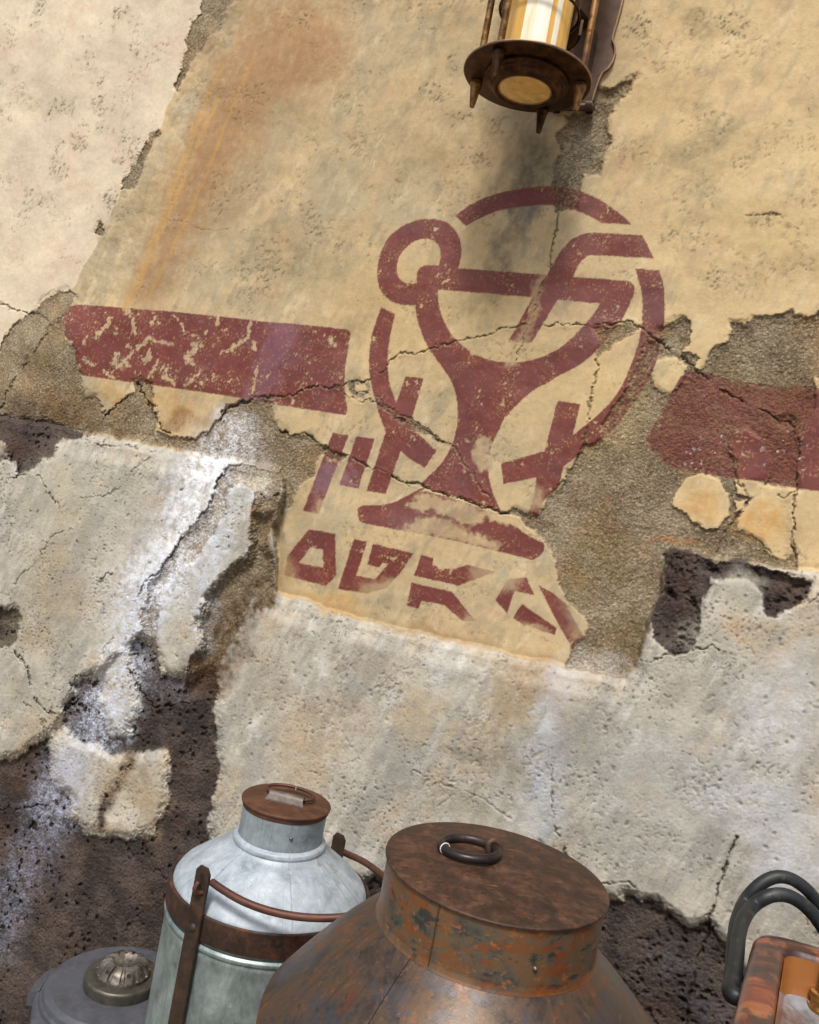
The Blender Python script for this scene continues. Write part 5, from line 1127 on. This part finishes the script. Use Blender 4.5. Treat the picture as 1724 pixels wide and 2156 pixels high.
# ================================================================== RUSTY CAN
def rusty_can():
    D0 = 1.5; c = at(1044, 1828, D0); rl = 236*D0/F; zt = c.z; zn = zt-0.109; zs = EYE-0.6136*D0; rb = 0.392; rn = rl-0.0055
    root = empty('large_can', (c.x, c.y, 0), 'big brown rusty metal can with a wide neck and flat ringed lid', 'can')
    def rim_rust(z0, z1):
        def f(n, col):
            tc = N(n, 'ShaderNodeTexCoord'); s = N(n, 'ShaderNodeSeparateXYZ'); n.links.new(tc.outputs['Object'], s.inputs[0])
            z_ = maprange(n, s.outputs[2], z0, z1, 0.17, -0.06); q = noise(n, 12, 6, 0.7, coords(n, (1, 1, 1.6)))
            ad = N(n, 'ShaderNodeMath', operation='ADD'); n.links.new(z_, ad.inputs[0]); n.links.new(q.outputs[0], ad.inputs[1])
            return mixn(n, maprange(n, ad.outputs[0], 0.66, 0.78, 0, 0.85), col, (116, 66, 30))
        return f
    nm = metal('rusty_neck_sheet', [(0.3, (62, 64, 64)), (0.42, (86, 84, 76)), (0.5, (106, 90, 70)), (0.58, (118, 90, 64)), (0.72, (96, 84, 68))], 18, (0.3, 0.55), 0.35, 0.3,
               [((132, 76, 40), 15, 0.51, 0.58, 0.85, (1, 1, 2.6)), ((176, 108, 48), 40, 0.58, 0.64, 0.7, (1, 1, 1.6)), ((50, 56, 58), 17, 0.57, 0.61, 0.85, (1, 1, 2.2)), ((60, 48, 38), 70, 0.6, 0.66, 0.5)], extra=rim_rust(zn, zn+0.05))
    prof = [(rn+0.001, zn)]
    for k in range(1, 13):
        t = k/12; prof.append((rn + (rb-rn)*(t**0.97), zn - (zn-zs)*(t - 0.045*math.sin(t*math.pi))))
    so = lathe('shoulder', prof[::-1], BODYR, root, 160, 40, 0.0022, 21)
    for v in so.data.vertices: v.co.x += 0.016*min(max((zn-v.co.z)/(zn-zs), 0), 1)
    lathe('body', rnd([(0.0, 0.0), (rb-0.006, 0.0), (rb, 0.02), (rb+0.001, zs-0.05), (rb+0.002, zs-0.012), (rb-0.003, zs+0.002)], 0.005), BODYR2, root, 160, 40, 0.0022, 21, loc=(0.016, 0, 0))
    lathe('neck', rnd([(rn+0.004, zn-0.002), (rn+0.002, zn+0.002), (rn, zn+0.01), (rn+0.0005, zt-0.004)], 0.002), nm, root, 160, 50, 0.0016, 23)
    lathe('lid', rnd([(0.0, zt+0.013), (0.10, zt+0.009), (rl-0.004, zt+0.001), (rl, zt-0.0005), (rl+0.0005, zt-0.004), (rl-0.003, zt-0.0055), (rn-0.002, zt-0.005)], 0.0012), RUSTDK, root, 160, 60, 0.0016, 23)
    # overlap seams of the rolled sheet
    for a, z0, z1, r0, r1 in ((R_(-123), zn+0.001, zt-0.006, rn+0.001, rn+0.001), (R_(-133), zs+0.004, zn-0.004, rb, rn+0.003)):
        vs, fs = [], []; n = 14
        for k in range(n+1):
            t = k/n
            r = r0 + (r1-r0)*t; z = z0+(z1-z0)*t
            if r0 != r1:
                tt = 1-t; r = rn + (rb-rn)*(tt**0.97); z = zn - (zn-zs)*(tt - 0.045*math.sin(tt*math.pi))
            for da, dr in ((-0.010, -0.0008), (-0.0005, 0.0032), (0.0008, 0.0036), (0.0014, 0.0)):
                vs.append(((0 if r0 == r1 else 0.016*min(max((zn-z)/(zn-zs), 0), 1)) + (r+dr)*math.cos(a+da*0.25/max(r, 0.1)*1.2), (r+dr)*math.sin(a+da*0.25/max(r, 0.1)*1.2), z))
        for k in range(n):
            for j in range(3): fs.append((k*4+j, k*4+j+1, k*4+4+j+1, k*4+4+j))
        new_obj('seam', vs, fs, nm if r0 == r1 else BODYR, root, True, 40)
    cen = at(992, 1765, D0+0.02) - Vector((c.x, c.y, 0)); cen.z = zt+0.020
    tube('lid_ring', [cen + Vector((0.052*math.cos(a), 0.050*math.sin(a), 0.003*math.cos(a+0.6))) for a in [2*math.pi*k/24 for k in range(24)]], 0.0082, RINGM, root, 16, closed=True, sub=3)
    e = cen + Vector((0.047, 0.020, 0.0))
    tube('ring_eye', [e + Vector((-0.008, -0.004, -0.010)), e + Vector((-0.010, 0.0, 0.008)), e + Vector((0.0, 0.004, 0.014)), e + Vector((0.011, 0.006, 0.006)), e + Vector((0.012, 0.006, -0.012))], 0.0062, RUSTDK, root, 12, sub=4)
    tq = cen + Vector((0.052*math.cos(R_(205)), 0.050*math.sin(R_(205)), 0))
    tt = Vector((math.cos(R_(205)), math.sin(R_(205)), 0))
    tube('wire_tie', [tq + tt*(0.0095*math.cos(a)) + Z*(0.0095*math.sin(a)) for a in [2*math.pi*k/12 for k in range(12)]], 0.0011, WHITE, root, 6, closed=True, sub=2)
    a = R_(-74); d = Vector((math.cos(a), math.sin(a), 0))
    lathe('rivet', [(0.0, 0.004), (0.003, 0.0032), (0.0045, 0.0)], STEEL, root, 16, None).matrix_local = Matrix.Translation(d*(rn+0.0015) + Z*(zn+0.042)) @ d.to_track_quat('Z', 'Y').to_matrix().to_4x4()
rusty_can()

# ================================================================== DARK DRUM WITH A METAL KNOB
def drum():
    D0 = 2.3; c = at(255, 2070, D0); r = 147*D0/F; zt = c.z
    root = empty('drum', (c.x, c.y, 0), 'dark grey plastic drum with stepped lid and ribbed metal knob', 'drum')
    lathe('barrel', rnd([(0.0, EYE-1.548), (r*1.02, EYE-1.548), (r*1.05, EYE-1.54), (r*1.05, zt-0.09), (r*1.12, zt-0.085)], 0.006), GUN, root, 96, 40)
    lathe('lid', rnd([(r*1.12, zt-0.088), (r*1.13, zt-0.05), (r*1.10, zt-0.040), (r*1.07, zt-0.038), (r*1.06, zt-0.026), (r*1.035, zt-0.024), (r*1.02, zt-0.010), (r*0.985, zt-0.006), (r*0.96, zt), (r*0.55, zt-0.001), (0.0, zt-0.001)], 0.004), GUN, root, 128, 30)
    rk = r*0.50
    lathe('collar', rnd([(rk*1.04, zt-0.001), (rk*1.04, zt+0.024), (rk*1.0, zt+0.030), (rk*0.74, zt+0.031), (rk*0.70, zt+0.027), (0, zt+0.027)], 0.003), STEEL2, root, 96, 30)
    # fluted dome
    vs, fs = [], []; S_, T_ = 120, 14
    prof = [(0.74, 0.026), (0.76, 0.036), (0.745, 0.040), (0.72, 0.043), (0.67, 0.054), (0.60, 0.062), (0.50, 0.067), (0.40, 0.069), (0.34, 0.066), (0.22, 0.054), (0.10, 0.050), (0.0, 0.049)]
    for k in range(S_):
        a = 2*math.pi*k/S_; g = 0.5+0.5*math.cos(12*a); g = 1 if g > 0.25 else 0
        for i, (q, z) in enumerate(prof):
            cut = 0.045 if (g == 0 and 3 <= i <= 7) else 0
            vs.append((rk*(q-cut)*math.cos(a), rk*(q-cut)*math.sin(a), zt+z-cut*0.08))
    n = len(prof)
    for k in range(S_):
        for i in range(n-1): fs.append((k*n+i, ((k+1) % S_)*n+i, ((k+1) % S_)*n+i+1, k*n+i+1))
    kb = new_obj('knob', vs, fs, STEEL, root, True, 35)
    for k in range(12):
        if k % 2: continue
        a = 2*math.pi*k/12; d = Vector((math.cos(a), math.sin(a), 0.9)).normalized()
        box('knob_stud', (0.011, 0.009, 0.003), RINGM, (Vector((rk*0.60*math.cos(a), rk*0.63*math.sin(a), zt+0.0575)), Vector((-math.sin(a), math.cos(a), 0)), d.cross(Vector((-math.sin(a), math.cos(a), 0))), d), root, 0.0006)
    # clamps round the rim
    for an in (176, 236, 296, 356, 56, 116):
        vs, fs = [], []; n = 10; w0 = 15
        for k in range(n+1):
            a = R_(an-w0+2*w0*k/n); tp = 1.0 if 1 <= k <= n-1 else 0.985
            for rr, z in ((1.08, zt-0.078), (1.235*tp, zt-0.078), (1.235*tp, zt-0.052), (1.21*tp, zt-0.040), (1.08, zt-0.034)):
                vs.append((r*rr*math.cos(a), r*rr*math.sin(a), z))
        for k in range(n):
            for j in range(5): fs.append((k*5+j, (k+1)*5+j, (k+1)*5+(j+1) % 5, k*5+(j+1) % 5))
        fs += [tuple(range(5)), tuple(n*5+4-k for k in range(5))]
        new_obj('clamp', vs, fs, GUN, root, True, 30)
    # cream board the drum stands on
    p = at(84, 2140, 2.12)
    b = Vector((c.x, c.y, 0))
drum()
def crate():
    # the pale crate the drum stands on, only a corner of it shows
    x0, x1, y0, y1, zt = -0.735, -0.425, 2.13, 2.50, EYE-1.549
    cx0, cy0 = (x0+x1)/2, (y0+y1)/2; w_, d_ = x1-x0, y1-y0
    root = empty('crate', (cx0, cy0, 0), 'cream wooden crate under the dark grey drum, only its corner in view', 'crate')
    ex, ey = Vector((1, 0, 0)), Vector((0, 1, 0)); n = 4; bw = w_/n
    for k in range(n): box('board', (bw-0.003, d_, 0.018), CREAMB, (Vector((-w_/2+bw*(k+0.5), 0, zt-0.018)), ex, ey, Z), root, 0.002)
    h = zt-0.020
    for s in (1, -1):
        box('side_panel', (h, d_-0.002, 0.014), CREAMB, (Vector((s*(w_/2-0.009)-0.007, 0, h/2+0.001)), Z, ey, ex), root, 0.002)
        box('end_panel', (w_-0.036, h, 0.014), CREAMB, (Vector((0, s*(d_/2-0.009)-0.007, h/2+0.001)), ex, Z, ey), root, 0.002)
crate()

# ================================================================== WOODEN BASIN
def basin():
    zt = at(1592, 1948, 1.5).z
    cb = at(1590, 1949, 1.5); cf = at(1537, 2165, 1.155)
    cb.z = cf.z = zt
    v = (cf-cb); v.z = 0; v.normalize()                      # along the left rim, towards the street
    u = Vector((0.965, -0.262, 0))
    root = empty('wooden_basin', (cb.x, cb.y, 0), 'glossy scorched orange wood basin with rounded rim and brass fitting inside', 'basin')
    Lx, Ly = 0.50, 0.60
    def ring(off, r, z, n=7):
        # a rounded parallelogram inset by off
        P0 = u*off + v*off; a, b = Lx-2*off, Ly-2*off; out = []
        cs_ = [(P0, v, u), (P0+v*b, u, -v), (P0+v*b+u*a, -v, -u), (P0+u*a, -u, v)]
        for p, d1, d0 in cs_:
            # corner p with incoming direction -d0 ... outgoing d1
            A = p + d0*r; B = p + d1*r
            for k in range(n+1):
                t = k/n; q = A*(1-t)**2 + p*2*t*(1-t) + B*t*t; out.append(Vector((q.x, q.y, z)))
        return out
    def loft(name, rings, mat, cap_last=False):
        n = len(rings[0]); vs = [p for r_ in rings for p in r_]; fs = []
        for i in range(len(rings)-1):
            for k in range(n): fs.append((i*n+k, i*n+(k+1) % n, (i+1)*n+(k+1) % n, (i+1)*n+k))
        if cap_last: fs.append(tuple((len(rings)-1)*n+k for k in range(n)))
        o = new_obj(name, vs, fs, mat, root, True, 45)
        bm = bmesh.new(); bm.from_mesh(o.data); bmesh.ops.recalc_face_normals(bm, faces=bm.faces); bm.to_mesh(o.data); bm.free(); o.data.set_sharp_from_angle(angle=R_(45))
        return o
    t = 0.055
    loft('rim', [ring(0.010, 0.05, zt-0.30), ring(0.004, 0.05, zt-0.10), ring(0.0, 0.055, zt-0.03), ring(0.002, 0.053, zt-0.012), ring(0.009, 0.05, zt-0.003), ring(0.018, 0.045, zt), ring(t-0.012, 0.035, zt-0.001), ring(t-0.004, 0.030, zt-0.005), ring(t, 0.028, zt-0.014)], WOOD)
    loft('inner_wall', [ring(t+0.0005, 0.028, zt-0.012), ring(t+0.006, 0.026, zt-0.060), ring(t+0.012, 0.024, zt-0.076)], WOODIN)
    loft('basin_floor', [ring(t+0.010, 0.024, zt-0.072), ring(t+0.035, 0.02, zt-0.079), ring(t+0.06, 0.02, zt-0.080)], ENAMEL, True)
    loft('pedestal', [ring(0.06, 0.05, 0.0), ring(0.06, 0.05, 0.04), ring(0.075, 0.045, 0.06), ring(0.075, 0.045, zt-0.34), ring(0.012, 0.05, zt-0.298)], WOOD)
    ft = at(1738, 2090, 1.40) - Vector((cb.x, cb.y, 0)); zf = zt-0.079
    lathe('brass_fitting', rnd([(0.0, 0.0), (0.026, 0.0), (0.026, 0.006), (0.021, 0.008), (0.021, 0.016), (0.024, 0.017), (0.024, 0.028), (0.016, 0.030), (0.012, 0.045), (0.012, 0.075), (0.0, 0.078)], 0.0015), BRASS, root, 40, 35, loc=(ft.x, ft.y, zf))
basin()

# ================================================================== HOSES
def hose(pts, dep, label, r=0.0126):
    P3 = [at(*T('D4', [p])[0][:2], dep[0] + (dep[1]-dep[0])*min(1, i/5)) for i, p in enumerate(pts)]
    e_ = P3[0]; P3.insert(0, e_ + Vector((0.035, -0.004, -0.002)))       # plugged into the side of the basin
    P3.append(P3[-1] + Vector((0.01, -0.02, -0.25)))
    o = tube('black_hose', P3, r, RUBBER, None, 20, sub=6)
    tag(o, label, 'hose', 'black hoses looping over the wooden basin')
hose([(1066, 1402), (1068, 1280), (1080, 1130), (1090, 980), (1112, 850), (1165, 715), (1250, 610), (1340, 545), (1430, 522), (1530, 545), (1640, 625), (1724, 735), (1800, 870), (1850, 1050)], (1.385, 1.64), 'black rubber hose making the higher of the two loops behind the wooden basin')
hose([(1078, 1392), (1092, 1250), (1110, 1100), (1125, 960), (1160, 840), (1230, 740), (1330, 675), (1430, 655), (1530, 680), (1630, 750), (1724, 860), (1790, 980), (1830, 1150)], (1.35, 1.60), 'black rubber hose making the lower of the two loops behind the wooden basin', 0.0132)
